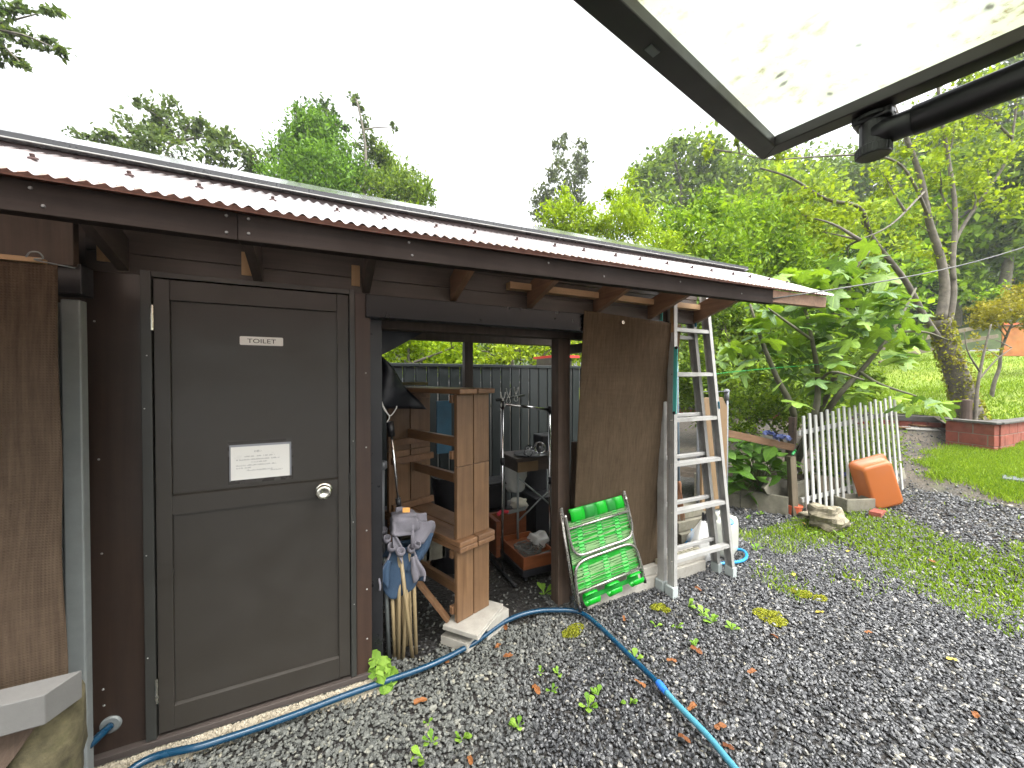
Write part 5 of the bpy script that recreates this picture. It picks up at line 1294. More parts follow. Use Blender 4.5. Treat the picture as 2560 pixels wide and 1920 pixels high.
cz0 = 2.35; c0 = onZ(1905,402,cz0)
dl_ = (onZ(1440,10,cz0)-c0).normalized(); dr_ = (onZ(2560,133,cz0)-c0).normalized()
cy_ = thing('carport_canopy', 'dark framed carport canopy with dirty translucent roof overhead', 'canopy', (0.8, 0.3, 2.35))
LB, RB, bw, bh = 3.4, 2.6, 0.052, 0.030
def cpt(a_, b_, z): return c0+dl_*a_+dr_*b_+Vector((0,0,z))
P('frame_beam', MB().hexa([cpt(0,0,0),cpt(LB,0,0),cpt(LB,bw,0),cpt(bw,bw,0),cpt(0,0,bh),cpt(LB,0,bh),cpt(LB,bw,bh),cpt(bw,bw,bh)]), M['aluframe'], cy_, bevel=0.003)
P('frame_beam', MB().hexa([cpt(0,0,0.0005),cpt(bw,bw,0.0005),cpt(bw,RB,0.0005),cpt(0,RB,0.0005),cpt(0,0,bh),cpt(bw,bw,bh),cpt(bw,RB,bh),cpt(0,RB,bh)]), M['aluframe'], cy_, bevel=0.003)
P('rear_beam', MB().hexa([cpt(bw,RB-bw,0),cpt(LB,RB-bw,0),cpt(LB,RB,0),cpt(bw,RB,0),cpt(bw,RB-bw,bh),cpt(LB,RB-bw,bh),cpt(LB,RB,bh),cpt(bw,RB,bh)]), M['aluframe'], cy_)
P('side_beam', MB().hexa([cpt(LB-bw,bw,0),cpt(LB,bw,0),cpt(LB,RB-bw,0),cpt(LB-bw,RB-bw,0),cpt(LB-bw,bw,bh),cpt(LB,bw,bh),cpt(LB,RB-bw,bh),cpt(LB-bw,RB-bw,bh)]), M['aluframe'], cy_)
P('roof_panel', MB().hexa([cpt(0.02,0.02,bh+0.002),cpt(LB-0.02,0.02,bh+0.002),cpt(LB-0.02,RB-0.02,bh+0.002),cpt(0.02,RB-0.02,bh+0.002),cpt(0.02,0.02,bh+0.005),cpt(LB-0.02,0.02,bh+0.005),cpt(LB-0.02,RB-0.02,bh+0.005),cpt(0.02,RB-0.02,bh+0.005)]), M['poly'], cy_)
for (a_, b_) in ((LB-0.05, 0.05), (LB-0.05, RB-0.05), (0.05, RB-0.05)):
    q = cpt(a_, b_, 0); P('support_post', MB().beam((q.x,q.y,0.0),(q.x,q.y,cz0-0.001), 0.08, 0.08), M['aluframe'], cy_)
P('cover_plate', MB().hexa([cpt(0.60,0.018,-0.002),cpt(0.63,0.018,-0.002),cpt(0.63,0.034,-0.002),cpt(0.60,0.034,-0.002),cpt(0.60,0.018,0.001),cpt(0.63,0.018,0.001),cpt(0.63,0.034,0.001),cpt(0.60,0.034,0.001)]), M['galv'], cy_)
dp = thing('drain_pipe', 'black round drain pipe and elbow slung under the canopy beam', 'drain pipe', tuple(cpt(0.0,0.3,-0.1)))
ez = cz0-0.045
q0 = onZ(2184,335,ez)
q0.z = cz0
P('outlet', MB().lathe([(0.030,0.0),(0.040,-0.004),(0.040,-0.012),(0.028,-0.016),(0.028,-0.075),(0.033,-0.078),(0.034,-0.100),(0.030,-0.102),(0.001,-0.102)], q0, (0,0,1), 24), M['black_plastic'], dp, smooth=False)
for k in range(22):
    a_ = 2*math.pi*k/22; P('rib', MB().beam(q0+Vector((0.0342*math.cos(a_),0.0342*math.sin(a_),-0.080)), q0+Vector((0.0342*math.cos(a_),0.0342*math.sin(a_),-0.098)), 0.003, 0.003, (1,0.3,0)), M['black_plastic'], dp)
pd = dr_.copy()
P('pipe', MB().tube([q0+Vector((0,0,-0.050)), q0+Vector((0,0,-0.050))+pd*0.09], 0.030, 20), M['black_plastic'], dp, smooth=True)
P('pipe', MB().tube([q0+Vector((0,0,-0.050))+pd*0.07, q0+Vector((0,0,-0.004))+pd*2.0], 0.033, 20), M['black_plastic'], dp, smooth=True)
P('strap', MB().obox(q0+Vector((0,0,-0.010)), (0.075,0.06,0.02), (0,0,math.atan2(pd.y,pd.x))), M['black_plastic'], dp, bevel=0.005)
# leaf litter on the panel
rl = random.Random(21)
lit = MB()
for k in range(34):
    a_, b_ = (rl.uniform(0.10,0.9), rl.uniform(0.10,1.1)); s_ = rl.uniform(0.006,0.014); q = cpt(a_, b_, bh+0.0075); t = rl.uniform(0,6.28)
    u_ = Vector((math.cos(t), math.sin(t), 0))*s_; w_ = Vector((-math.sin(t), math.cos(t), 0))*s_*0.45
    lit.add([q-u_, q+w_, q+u_, q-w_], [(0,1,2,3)])
tag(lit.build('leaf_litter', M['leaf_dead'], fixn=False), 'scattered dead leaves on the translucent canopy roof', 'leaf litter', kind='stuff')
# ------------------------------------------------------------------ vegetation
def leaves_np(centers, size, rng, aspect=0.55, droop=0.3, sizevar=0.35, up=0.6):
    n = len(centers)
    d = rng.normal(size=(n, 3)); d[:, 2] -= droop*1.2; d /= np.linalg.norm(d, axis=1)[:, None]
    nn = rng.normal(size=(n, 3)); nn[:, 2] += up*2; nn -= d*np.sum(nn*d, 1)[:, None]; nn /= np.linalg.norm(nn, axis=1)[:, None]
    s = np.cross(nn, d); L = size*(1+sizevar*rng.uniform(-1, 1, n)); W = L*aspect
    a = centers-d*L[:, None]*0.5; c = centers+d*L[:, None]*0.5
    m = centers-d*L[:, None]*0.05; fold = nn*(W*0.18)[:, None]
    return np.stack([a, m+s*W[:, None]*0.5+fold, c, m-s*W[:, None]*0.5+fold], 1)
def clump_points(c, r, n, rng, sub=None, tight=0.30):
    k = sub or max(5, int(n/45))
    u = rng.normal(size=(k, 3)); u /= np.linalg.norm(u, axis=1)[:, None]
    rad = rng.uniform(0.35, 1.0, k)**0.6
    sc_ = np.asarray(c)+u*rad[:, None]*np.asarray(r)
    idx = rng.integers(0, k, n)
    return sc_[idx]+rng.normal(size=(n, 3))*np.asarray(r)*tight*rng.uniform(0.5, 1.3, k)[idx][:, None], sc_
def tree(name, label, cat, t, clumps, leaf, mat, cover=3.0, base=None, trunk_r=0.12, stems=None, group=None, seed=0, bark='tree_bark', aspect=0.55, droop=0.3, tight=0.30, up=0.6, dz=0.7, twigs=3, trunk_top=None):
    """clumps: (px, py, rx_px, ry_px[, depth offset]) measured at distance t along the view."""
    rng = np.random.default_rng(seed+100); rr = random.Random(seed)
    P3 = []; ctr = []
    for cl in clumps:
        px, py, rx, ry = cl[:4]; tt = t+(cl[4] if len(cl) > 4 else rr.uniform(-0.06, 0.06)*t)
        c = at(px, py, tt); k = tt/F; r = (rx*k*0.9, max(rx, ry)*k*dz, ry*k)
        la = leaf*F/tt; n = int(cover*math.pi*rx*ry/(la*la*aspect*0.5)/2)
        n = max(60, min(int(n*2.9), 14000))
        p, s = clump_points((c.x, c.y, c.z), r, n, rng, tight=tight)
        P3.append(p); ctr.append((c, max(r), s))
    pts = np.concatenate(P3)
    if base is None:
        cx = sum(c.x for c, _, _ in ctr)/len(ctr); cy = sum(c.y for c, _, _ in ctr)/len(ctr); base = Vector((cx, cy, HT(cx, cy)))
    base = Vector(base)
    root = thing(name, label, cat, base, group)
    b = MB()
    if stems is None:
        topc = max(ctr, key=lambda q: q[0].z)[0]; zt = topc.z if trunk_top is None else trunk_top
        H_ = zt-base.z; sp = [base-Vector((0,0,0.2))]
        for k in range(1, 7):
            f = k/6; sp.append(Vector((base.x+(topc.x-base.x)*f**1.5+rr.uniform(-1,1)*0.02*H_, base.y+(topc.y-base.y)*f**1.5+rr.uniform(-1,1)*0.02*H_, base.z+H_*f*0.96)))
        sp = catmull(sp, 4); b.tube(sp, [trunk_r*(1-0.88*i/(len(sp)-1))+0.01 for i in range(len(sp))], 9)
        spine = sp
    else:
        spine = []
        for (pts_, r0, r1) in stems:
            s_ = catmull(pts_, 5); b.tube(s_, [r0+(r1-r0)*i/(len(s_)-1) for i in range(len(s_))], 10); spine += s_
    for c, r, subs in ctr:
        q = min(spine, key=lambda p: (p-(c-Vector((0,0,r*0.8)))).length+max(0, p.z-c.z)*2)
        m_ = q.lerp(c, 0.5)+Vector((rr.uniform(-1,1), rr.uniform(-1,1), 0.3))*0.12*(c-q).length
        L = (c-q).length
        if L > 0.05:
            s_ = catmull([q, m_, c], 5); w_ = max(0.012, min(trunk_r*0.45, L*0.02+0.012)); b.tube(s_, [w_*(1-0.75*i/(len(s_)-1)) for i in range(len(s_))], 6)
        for j in range(min(twigs, len(subs))):
            e = Vector(subs[rr.randrange(len(subs))]); mm = c.lerp(e, 0.5)+Vector((0,0,0.05*r)); b.tube([c, mm, e], [w_*0.4 if L > 0.05 else 0.01, w_*0.25 if L > 0.05 else 0.008, 0.004], 5)
    P('trunk', b, M[bark], root, smooth=True, fixn=False)
    V = leaves_np(pts, leaf, rng, aspect, droop, up=up)-np.array(base)
    raw('crown', quads_mesh('crown', V, 4), mat, root)
    return root

LM = {}
LM['dull'] = leafmat('dull_green_leaves', (0.045,0.085,0.022), (0.16,0.22,0.060), 0.40)
LM['mid'] = leafmat('mid_green_leaves', (0.048,0.105,0.010), (0.25,0.36,0.036), 0.45)
LM['bright'] = leafmat('bright_green_leaves', (0.060,0.145,0.008), (0.32,0.48,0.030), 0.48)
LM['lime'] = leafmat('yellow_green_leaves', (0.11,0.20,0.006), (0.40,0.53,0.022), 0.48)
LM['yellow'] = leafmat('turning_yellow_leaves', (0.11,0.18,0.012), (0.42,0.53,0.035), 0.48)
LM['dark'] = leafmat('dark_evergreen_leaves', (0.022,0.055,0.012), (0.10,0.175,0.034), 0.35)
LM['conifer'] = leafmat('cypress_sprays', (0.036,0.10,0.010), (0.19,0.36,0.028), 0.40)
LM['rust'] = leafmat('olive_maple_leaves', (0.13,0.13,0.012), (0.36,0.32,0.03), 0.40)
LM['grey'] = leafmat('grey_green_leaves', (0.060,0.085,0.045), (0.17,0.20,0.11), 0.35)

GB = 'trees behind the shed roof'
tree('broadleaf_tree', 'grey green broadleaf tree behind the left end of the roof', 'tree', 14, [(330,395,60,40),(370,325,50,45),(425,300,55,50),(355,262,18,16),(480,300,26,40),(560,370,60,45),(615,410,50,50),(520,330,18,24),(430,385,90,45),(300,355,40,28),(545,345,30,25)], 0.20, LM['dull'], 2.2, trunk_r=0.16, group=GB, seed=1, aspect=0.5, tight=0.24)
tree('small_tree_top', 'lone sparse tree top showing at the far left above the roof', 'tree', 15, [(205,338,26,12),(190,350,16,10),(225,345,14,10)], 0.18, LM['dull'], 1.5, trunk_r=0.07, group=GB, seed=2)
tree('cypress_tree', 'bright green cypress with a pointed top in the middle behind the roof', 'tree', 15, [(742,300,20,40),(755,350,45,55),(805,325,40,50),(820,370,55,55),(730,400,60,55),(800,420,75,60),(700,450,50,45),(860,440,60,60),(760,480,100,45),(690,490,40,25),(840,490,80,35),(795,290,18,30)], 0.17, LM['conifer'], 3.2, trunk_r=0.18, group=GB, seed=3, aspect=0.4, droop=0.9, tight=0.26)
tree('dark_tree', 'dark tree top peeping out between the cypress and the bare trunk', 'tree', 18, [(815,280,30,30),(835,310,35,30),(800,320,40,40)], 0.22, LM['dark'], 2.4, trunk_r=0.14, group=GB, seed=4)
tree('tufted_tree', 'tall thin tree with a bare trunk and tufts above the roof', 'tree', 16, [(912,330,34,26),(890,262,13,14),(884,245,12,9),(905,275,9,8),(985,320,12,14),(920,375,30,26)], 0.16, LM['dull'], 1.8, trunk_r=0.11, group=GB, seed=5, stems=[([at(905,560,16),at(912,450,16),at(914,380,16),at(908,325,16),at(892,250,16)], 0.085, 0.03), ([Vector((at(905,560,16).x, at(905,560,16).y, -0.1)), at(905,560,16)], 0.13, 0.085)])
tree('cedar_tree', 'olive green rounded tree at the right end of the trees above the roof', 'tree', 17, [(950,430,50,45),(985,455,50,50),(1020,470,45,45),(1055,490,32,38),(930,470,50,45),(1000,500,75,28),(950,390,26,28)], 0.18, LM['mid'], 3.0, trunk_r=0.16, group=GB, seed=6, aspect=0.4, droop=0.8)
tree('yellow_shrub', 'small yellow green shrub top just over the roof line', 'shrub', 11, [(1010,520,36,12),(970,512,20,10)], 0.13, LM['lime'], 2.5, trunk_r=0.05, seed=7)
tree('slender_tree', 'slender grey tree standing alone against the sky', 'tree', 26, [(1398,372,18,24),(1452,356,12,24),(1395,425,34,36),(1440,425,34,40),(1380,480,44,36),(1355,525,36,28),(1430,490,42,40),(1400,545,70,30),(1410,345,8,8),(1463,395,14,16)], 0.28, LM['grey'], 2.0, trunk_r=0.22, seed=8, aspect=0.5)
tree('bamboo_clump', 'bright yellow green feathery bamboo behind the right roof slope', 'bamboo', 9.5, [(1420,490,16,36),(1400,545,50,36),(1470,550,44,36),(1572,480,20,50),(1545,550,60,45),(1602,560,46,45),(1480,595,90,28),(1650,610,80,34),(1395,590,50,25),(1530,505,22,26)], 0.13, LM['lime'], 2.6, trunk_r=0.04, seed=9, aspect=0.32, droop=0.5)
tree('large_tree', 'big rounded hazy tree at the skyline left of the canopy corner', 'tree', 30, [(1600,450,36,36),(1650,430,60,50),(1715,395,60,50),(1780,405,60,50),(1835,450,70,60),(1700,480,90,60),(1800,500,100,60),(1630,520,70,50),(1890,480,70,70),(1680,352,12,12),(1706,356,14,10),(1590,520,40,50),(1960,520,80,70)], 0.42, LM['mid'], 3.2, trunk_r=0.35, seed=10)
tree('laurel_tree', 'glossy light green laurel spreading beyond the roof end', 'tree', 10.5, [(1700,565,80,45),(1775,520,60,40),(1850,565,90,55),(1760,620,110,55),(1880,640,90,60),(1950,565,70,55),(1830,700,90,60),(1990,650,80,65),(1700,640,70,36),(1930,720,80,60)], 0.15, LM['bright'], 3.2, trunk_r=0.12, seed=11, aspect=0.42, droop=0.4)
tree('glossy_shrub', 'dense dark green shrub filling the gap beside the ladder', 'shrub', 8.6, [(1800,760,60,60),(1870,790,70,70),(1830,870,80,70),(1930,850,80,80),(1780,930,70,70),(1880,960,90,60),(1780,1020,60,50),(1950,940,70,60,-1.2),(2030,910,70,60,-1.0),(2110,900,60,60,-0.8),(2000,1010,70,50,-1.2),(2080,1000,60,50,-1.0),(2160,960,50,60,-0.8),(1745,900,40,90),(1745,800,40,60),(1700,960,40,60)], 0.10, LM['mid'], 3.4, trunk_r=0.06, seed=12, aspect=0.5)
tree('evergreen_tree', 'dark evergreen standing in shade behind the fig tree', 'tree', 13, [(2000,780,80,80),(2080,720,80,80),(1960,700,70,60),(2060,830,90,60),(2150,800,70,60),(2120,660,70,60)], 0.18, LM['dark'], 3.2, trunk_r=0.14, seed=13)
GH = 'trees on the hillside'
hs = [('leafy hillside tree high up under the canopy beam', 30, [(2050,450,90,70),(2110,520,90,70),(2010,540,80,60),(1960,430,60,40),(2150,440,70,60)], 'mid'),
      ('bluish green hillside tree behind the yellow leaves', 32, [(2200,470,100,80),(2290,400,90,80),(2250,560,100,80),(2160,600,80,70),(2330,500,80,70)], 'dull'),
      ('hillside tree rising beside the drain elbow', 28, [(2400,330,100,90),(2480,420,100,80),(2400,520,100,90),(2350,600,80,70),(2450,250,80,60)], 'mid'),
      ('dark hillside tree at the right edge', 26, [(2540,280,80,100),(2560,430,80,100),(2600,560,100,90),(2520,540,60,60),(2540,170,60,60),(2640,350,90,120)], 'dull'),
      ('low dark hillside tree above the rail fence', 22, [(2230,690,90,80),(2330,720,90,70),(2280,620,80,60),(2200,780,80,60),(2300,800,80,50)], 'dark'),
      ('dark leaved hillside tree above the orange board', 24, [(2480,620,90,80),(2560,700,80,80),(2420,700,70,70),(2500,770,90,60),(2640,640,90,90)], 'dark')]
hs += [('bright leafy tree low on the slope left of the leaning trunk', 17, [(2060,640,80,60),(2140,700,80,60),(2210,740,80,60),(2020,720,70,60),(2260,660,70,60),(2100,780,70,50)], 'bright'),
       ('yellow green tree high on the slope below the canopy corner', 24, [(1950,470,70,60),(2030,500,80,60),(1900,540,80,60),(2120,580,80,60),(1990,600,90,60),(2200,560,80,60)], 'lime'),
       ('full green tree on the slope behind the pale stems', 20, [(2300,560,80,70),(2380,620,80,70),(2440,540,80,70),(2330,460,80,70),(2400,700,70,60),(2480,480,70,70)], 'bright'),
       ('leafy tree at the far right under the drain pipe', 18, [(2520,420,70,70),(2570,500,80,80),(2500,350,70,60),(2600,400,90,90),(2540,600,70,60),(2450,400,60,60)], 'mid')]
for i, (lab, t_, cl, m_) in enumerate(hs):
    tree('hillside_tree', lab, 'tree', t_, cl, 0.36, LM[m_], 2.8, trunk_r=0.25, group=GH, seed=20+i)
tree('bright_shrub', 'fresh green shrub glowing on the slope at the right edge', 'shrub', 19, [(2500,690,60,36),(2550,650,50,40),(2450,735,50,25),(2430,760,50,18),(2600,700,50,50)], 0.22, LM['bright'], 2.8, trunk_r=0.08, seed=30)
tree('small_maple', 'small olive maple spreading over the orange board', 'tree', 9.6, [(2520,770,60,26),(2470,800,46,20),(2560,735,50,30),(2440,770,30,18),(2590,790,60,30)], 0.07, LM['rust'], 2.0, base=lawn_pt(2475,985,9.6), trunk_r=0.035, seed=31, aspect=0.6)
# leaning yellow tree in the block planter
tt = 8.35
def tp(px, py, d=0.0): return at(px, py, tt+d)
tb0 = tp(2437,1085)
stems = [([tp(2440,1095), tp(2425,1040), tp(2400,960), tp(2368,870), tp(2352,800)], 0.250, 0.150),
         ([tp(2352,800), tp(2362,720), tp(2350,640), tp(2322,550), tp(2302,445), tp(2262,335), tp(2225,240)], 0.095, 0.030),
         ([tp(2368,830), tp(2384,740), tp(2382,655,0.1), tp(2388,524,0.2), tp(2370,393,0.3), tp(2352,280,0.3), tp(2340,160,0.3)], 0.061, 0.024),
         ([tp(2350,850), tp(2310,790,-0.2), tp(2262,700,-0.3), tp(2181,595,-0.4), tp(2150,520,-0.5), tp(2066,498,-0.6), tp(1977,445,-0.7), tp(1900,420,-0.8)], 0.065, 0.015),
         ([tp(2384,700), tp(2390,600,0.3), tp(2464,482,0.4), tp(2517,398,0.4), tp(2535,310,0.4), tp(2545,220,0.4)], 0.039, 0.015),
         ([tp(2320,540), tp(2285,460,-0.3), tp(2239,404,-0.5), tp(2155,388,-0.7), tp(2040,392,-0.8), tp(1924,398,-0.9), tp(1830,380,-1.0)], 0.030, 0.007),
         ([tp(2310,480,-0.1), tp(2230,560,-0.8), tp(2150,600,-1.0)], 0.022, 0.009),
         ([tp(2386,540,0.2), tp(2300,420,0.6), tp(2200,500,0.9)], 0.017, 0.007)]
tree('yellowing_tree', 'leaning mossy tree with pale stems and yellowing leaves in the block planter', 'tree', tt,
     [(2000,470,60,32,-0.7),(2080,500,70,40,-0.5),(2150,545,75,45,-0.4),(2010,540,50,30,-0.6),(2220,455,60,42,-0.4),(2385,330,70,50,0.3),(2470,400,70,55,0.4),(2350,430,60,45,0.1),(2450,280,70,45,0.4),(2520,215,50,50,0.4),(2120,630,60,40,-0.5),(2300,565,60,45,0),(2200,640,50,40,-0.4),(1960,390,26,16,-0.9),(1775,368,22,20,-1.0),(1845,345,16,16,-1.0),(2430,470,60,40,0.3),(2500,500,50,40,0.4),(2060,580,50,26,-0.5),(2260,350,50,40,0),(2400,210,50,40,0.3),(2330,640,50,36,0.3)],
     0.10, LM['yellow'], 1.0, base=Vector((tb0.x, tb0.y, tb0.z)), trunk_r=0.3, stems=stems, seed=32, aspect=0.6, tight=0.34, twigs=7)
# moss and creeper on its trunk
rngm = np.random.default_rng(77); mp = []
for k in range(2600):
    f = rngm.random()**0.8; seg = catmull(stems[0][0], 5); q = seg[int(f*(len(seg)-1))]; a_ = rngm.uniform(0, 6.28); r_ = 0.25-0.085*f
    mp.append((q.x+r_*math.cos(a_), q.y+r_*math.sin(a_), q.z+rngm.uniform(-0.25,0.25)))
tag(raw('trunk_moss', quads_mesh('trunk_moss', leaves_np(np.array(mp), 0.055, rngm, 0.8, 0.2), 4), M['moss']), 'mossy creeper clinging to the leaning trunk', 'moss', kind='stuff')
sq = lawn_pt(2445,1000,8.7)
tree('bare_sapling', 'thin nearly bare sapling beside the leaning trunk', 'sapling', 8.0, [(2480,880,40,20),(2400,900,20,14),(2450,840,24,14)], 0.06, LM['rust'], 0.35, base=tp(2442,985,-0.5), trunk_r=0.03, seed=33, stems=[([tp(2438,1085,-0.55), tp(2442,985,-0.5), tp(2452,920,-0.5), tp(2465,860,-0.5), tp(2478,810,-0.5)], 0.035, 0.012), ([tp(2446,950,-0.5), tp(2490,900,-0.5), tp(2530,870,-0.5)], 0.018, 0.006), ([tp(2450,930,-0.5), tp(2420,880,-0.5), tp(2410,830,-0.5)], 0.018, 0.006)])
b = MB().lathe([(0.10,0),(0.085,0.2),(0.08,0.5),(0.085,0.74),(0.07,0.75)], tp(2415,1078,-0.45)+Vector((0,0,-0.1)), (0,0,1), 12)
tag(b.build('tree_stump', M['wood_post'], smooth=False), 'cut brown stump in the planter before the leaning trunk', 'stump')
tree('overhanging_tree', 'leafy branch tips hanging into view at the upper left corner', 'tree', 6.5, [(15,22,34,20),(60,20,26,14),(130,25,34,16),(30,88,44,22),(112,112,42,20),(155,128,10,18),(20,150,28,20),(60,165,16,8),(-60,60,60,50),(-150,20,80,60)], 0.11, LM['dull'], 2.6, base=Vector((at(-420,900,6.5).x, at(-420,900,6.5).y, 0)), trunk_r=0.05, stems=[([Vector((at(-420,900,6.5).x, at(-420,900,6.5).y, -0.1)), at(-400,500,6.5), at(-330,200,6.5), at(-150,70,6.5), at(-40,70,6.5)], 0.10, 0.010)], seed=34, aspect=0.45, droop=0.8, dz=0.4)
GF = 'trees behind the metal fence'
tree('garden_tree', 'light green tree showing left of the rear post over the metal fence', 'tree', 7.6, [(980,880,60,55),(1060,880,70,60),(1130,870,60,60),(1020,830,70,40)], 0.11, LM['lime'], 2.6, trunk_r=0.07, group=GF, seed=40)
tree('garden_tree', 'twiggy olive tree showing right of the rear post over the metal fence', 'tree', 8.2, [(1220,880,60,55),(1300,880,70,60),(1380,870,60,60),(1260,830,70,40),(1450,880,60,50)], 0.10, LM['yellow'], 1.0, trunk_r=0.09, group=GF, seed=41, twigs=8)
tree('garden_tree', 'deeper green tree standing farther back behind the metal fence', 'tree', 13, [(1000,860,120,80),(1180,860,120,80),(1360,860,120,80),(1520,840,100,80)], 0.2, LM['mid'], 2.5, trunk_r=0.12, group=GF, seed=42)

# ---- fig tree: every big lobed leaf its own part
def fig_leaf(seed, name='leaf'):
    rr = random.Random(seed); pts = []
    lobes = [(-2.35,0.42),(-1.15,0.78),(0.0,1.0),(1.15,0.78),(2.35,0.42)]
    ang = []
    for i, (a, r) in enumerate(lobes):
        r *= rr.uniform(0.88,1.08); w = 0.30 if i in (1,2,3) else 0.34
        ang += [(a-w, r*0.78), (a-w*0.45, r*0.97), (a, r*1.03), (a+w*0.45, r*0.97), (a+w, r*0.78)]
        if i < 4:
            am = (a+lobes[i+1][0])/2; ang.append((am, 0.44*rr.uniform(0.85,1.1)))
    vs = [Vector((0,0,0))]
    for (a, r) in ang:
        x = r*math.sin(a); y = r*math.cos(a); vs.append(Vector((x*0.95, y, -0.16*(x*x+y*y)+0.05*math.sin(a*5))))
    # inner ring gives the blade a curve
    inn = [Vector((v.x*0.5, v.y*0.5, 0.02-0.03*abs(math.sin(i)))) for i, v in enumerate(vs[1:])]
    n = len(ang); allv = vs+inn
    fs = [(0, n+1+i, n+2+i) for i in range(n-1)]+[(n+1+i, 1+i, 2+i, n+2+i) for i in range(n-1)]
    allv += [Vector((-0.012,0,0)), Vector((0.012,0,0)), Vector((0.010,-0.55,-0.05)), Vector((-0.010,-0.55,-0.05))]; k = len(allv)
    fs.append((k-4,k-3,k-2,k-1))
    me = bpy.data.meshes.new(name); me.from_pydata(allv, [], fs); me.materials.append(M['fig_leaf'])
    me.polygons.foreach_set('use_smooth', [True]*len(fs)); return me
def figmat(name, dark, light):
    q = NT(name); oi = q.n('ShaderNodeObjectInfo'); tc = q.n('ShaderNodeTexCoord')
    col = q.ramp(oi.outputs['Random'], [(0.0, dark), (0.55, tuple(a*0.55+b*0.45 for a, b in zip(dark, light))), (0.8, tuple(a*0.3+b*0.7 for a, b in zip(dark, light))), (1.0, light)])
    gr = q.n('ShaderNodeTexGradient', gradient_type='RADIAL'); q.l(tc.outputs['Object'], gr.inputs[0])
    w = q.math('ABSOLUTE', q.math('SINE', q.math('MULTIPLY', gr.outputs['Fac'], 6.283*2.7)))
    vein = q.ramp(w, [(0.0, (0.6,)*3), (0.10, (0,)*3)])
    col = q.mix(vein, col, sc(light, 1.25)); col = q.mix(1.0, col, q.ramp(q.noise(tc.outputs['Object'], 6, 5), [(0.3, (0.8,)*3), (0.7, (1.15,)*3)]), 'MULTIPLY')
    q.set(Base_Color=col, Roughness=0.42, Specular_IOR_Level=0.45); q.bump(q.noise(tc.outputs['Object'], 14, 4), 0.3, 0.05)
    tr = q.n('ShaderNodeBsdfTranslucent'); q.l(q.mix(1.0, col, (1.0,1.0,0.4), 'MULTIPLY'), tr.inputs['Color'])
    mx = q.n('ShaderNodeMixShader'); mx.inputs[0].default_value = 0.35
    q.l(q.p.outputs[0], mx.inputs[1]); q.l(tr.outputs[0], mx.inputs[2]); q.l(mx.outputs[0], q.out.inputs['Surface']); return q.mat
M['fig_leaf'] = figmat('fig_leaf', (0.075,0.16,0.040), (0.30,0.46,0.050))
M['hyd_leaf'] = figmat('hydrangea_leaf', (0.050,0.13,0.015), (0.15,0.32,0.03))
M['fig_bark'] = plain('fig_bark', (0.10,0.095,0.06), 0.8, var=0.3)
fb = onG(2000,1215)+Vector((0.30,0.30,0)); ft = 4.9
fig = thing('fig_tree', 'fig tree with big lobed leaves spreading over the picket fence', 'tree', (fb.x, fb.y, HG(fb.x, fb.y)))
FZ = ORG[fig]
fm_ = [fig_leaf(s) for s in range(5)]
rf_ = random.Random(17)
fcl = [(1930,760,70,50),(2000,720,80,55),(2090,680,70,50),(2160,640,50,40),(2060,780,90,55),(1960,830,80,45),(2160,760,90,55),(2240,790,70,45),(2280,835,45,36),(2120,850,100,45),(2020,890,90,45),(2220,870,70,45),(1900,840,50,45),(2080,940,70,40),(2160,980,40,40),(2270,1000,40,25),(2340,1010,30,14),(1840,900,40,50),(2230,710,40,30),(2000,970,60,40)]
bst = [([FZ+Vector((0,0,-0.05)), FZ+Vector((-0.05,0.0,0.35)), at(1985,1040,ft), at(1940,940,ft-0.2), at(1900,840,ft-0.3), at(1875,760,ft-0.3)], 0.055, 0.012),
       ([FZ+Vector((0.02,0,0)), at(2030,1060,ft), at(2045,960,ft), at(2030,850,ft-0.2), at(2000,720,ft-0.3)], 0.05, 0.012),
       ([FZ+Vector((0.04,0,0.1)), at(2080,1010,ft), at(2150,930,ft-0.1), at(2230,830,ft-0.2), at(2290,720,ft-0.1)], 0.045, 0.010),
       ([FZ+Vector((0.02,0,0.2)), at(2080,960,ft+0.2), at(2110,820,ft+0.2), at(2130,690,ft), at(2180,620,ft)], 0.045, 0.010),
       ([at(2150,930,ft-0.1), at(2200,960,ft-0.5), at(2290,990,ft-0.6)], 0.02, 0.008), ([at(2045,960,ft), at(2080,930,ft-0.6), at(2160,950,ft-0.8)], 0.02, 0.008),
       ([at(2230,830,ft-0.2), at(2310,830,ft-0.3), at(2370,850,ft-0.3)], 0.018, 0.007), ([at(2030,850,ft-0.2), at(1960,800,ft-0.6), at(1920,770,ft-0.7)], 0.018, 0.007)]
for i, (p_, r0, r1) in enumerate(bst):
    s_ = catmull(p_, 5); P('trunk' if i == 0 else 'branch', MB().tube(s_, [r0+(r1-r0)*k/(len(s_)-1) for k in range(len(s_))], 8), M['fig_bark'], fig, smooth=True)
nl = 0
vdir = Vector((0.62,0.75,0))
for (px, py, rx, ry) in fcl:
    n = max(7, int(rx*ry/150))
    for k in range(n):
        a_ = rf_.uniform(0, 6.28); r_ = math.sqrt(rf_.random()); d_ = rf_.uniform(-0.55, 0.45)
        c = at(px+rx*r_*math.cos(a_), py+ry*r_*math.sin(a_), ft+d_)
        o = bpy.data.objects.new('leaf', fm_[rf_.randrange(5)]); COL.objects.link(o); o.parent = fig
        s_ = rf_.uniform(0.13, 0.235)
        outd = Vector((rf_.uniform(-1,1), rf_.uniform(-1,1), 0)).normalized()
        az = math.atan2(outd.y, outd.x)-math.pi/2
        o.location = c-FZ; o.rotation_euler = (R(rf_.uniform(-62,8)), R(rf_.uniform(-25,25)), az); o.scale = (s_,)*3; nl += 1
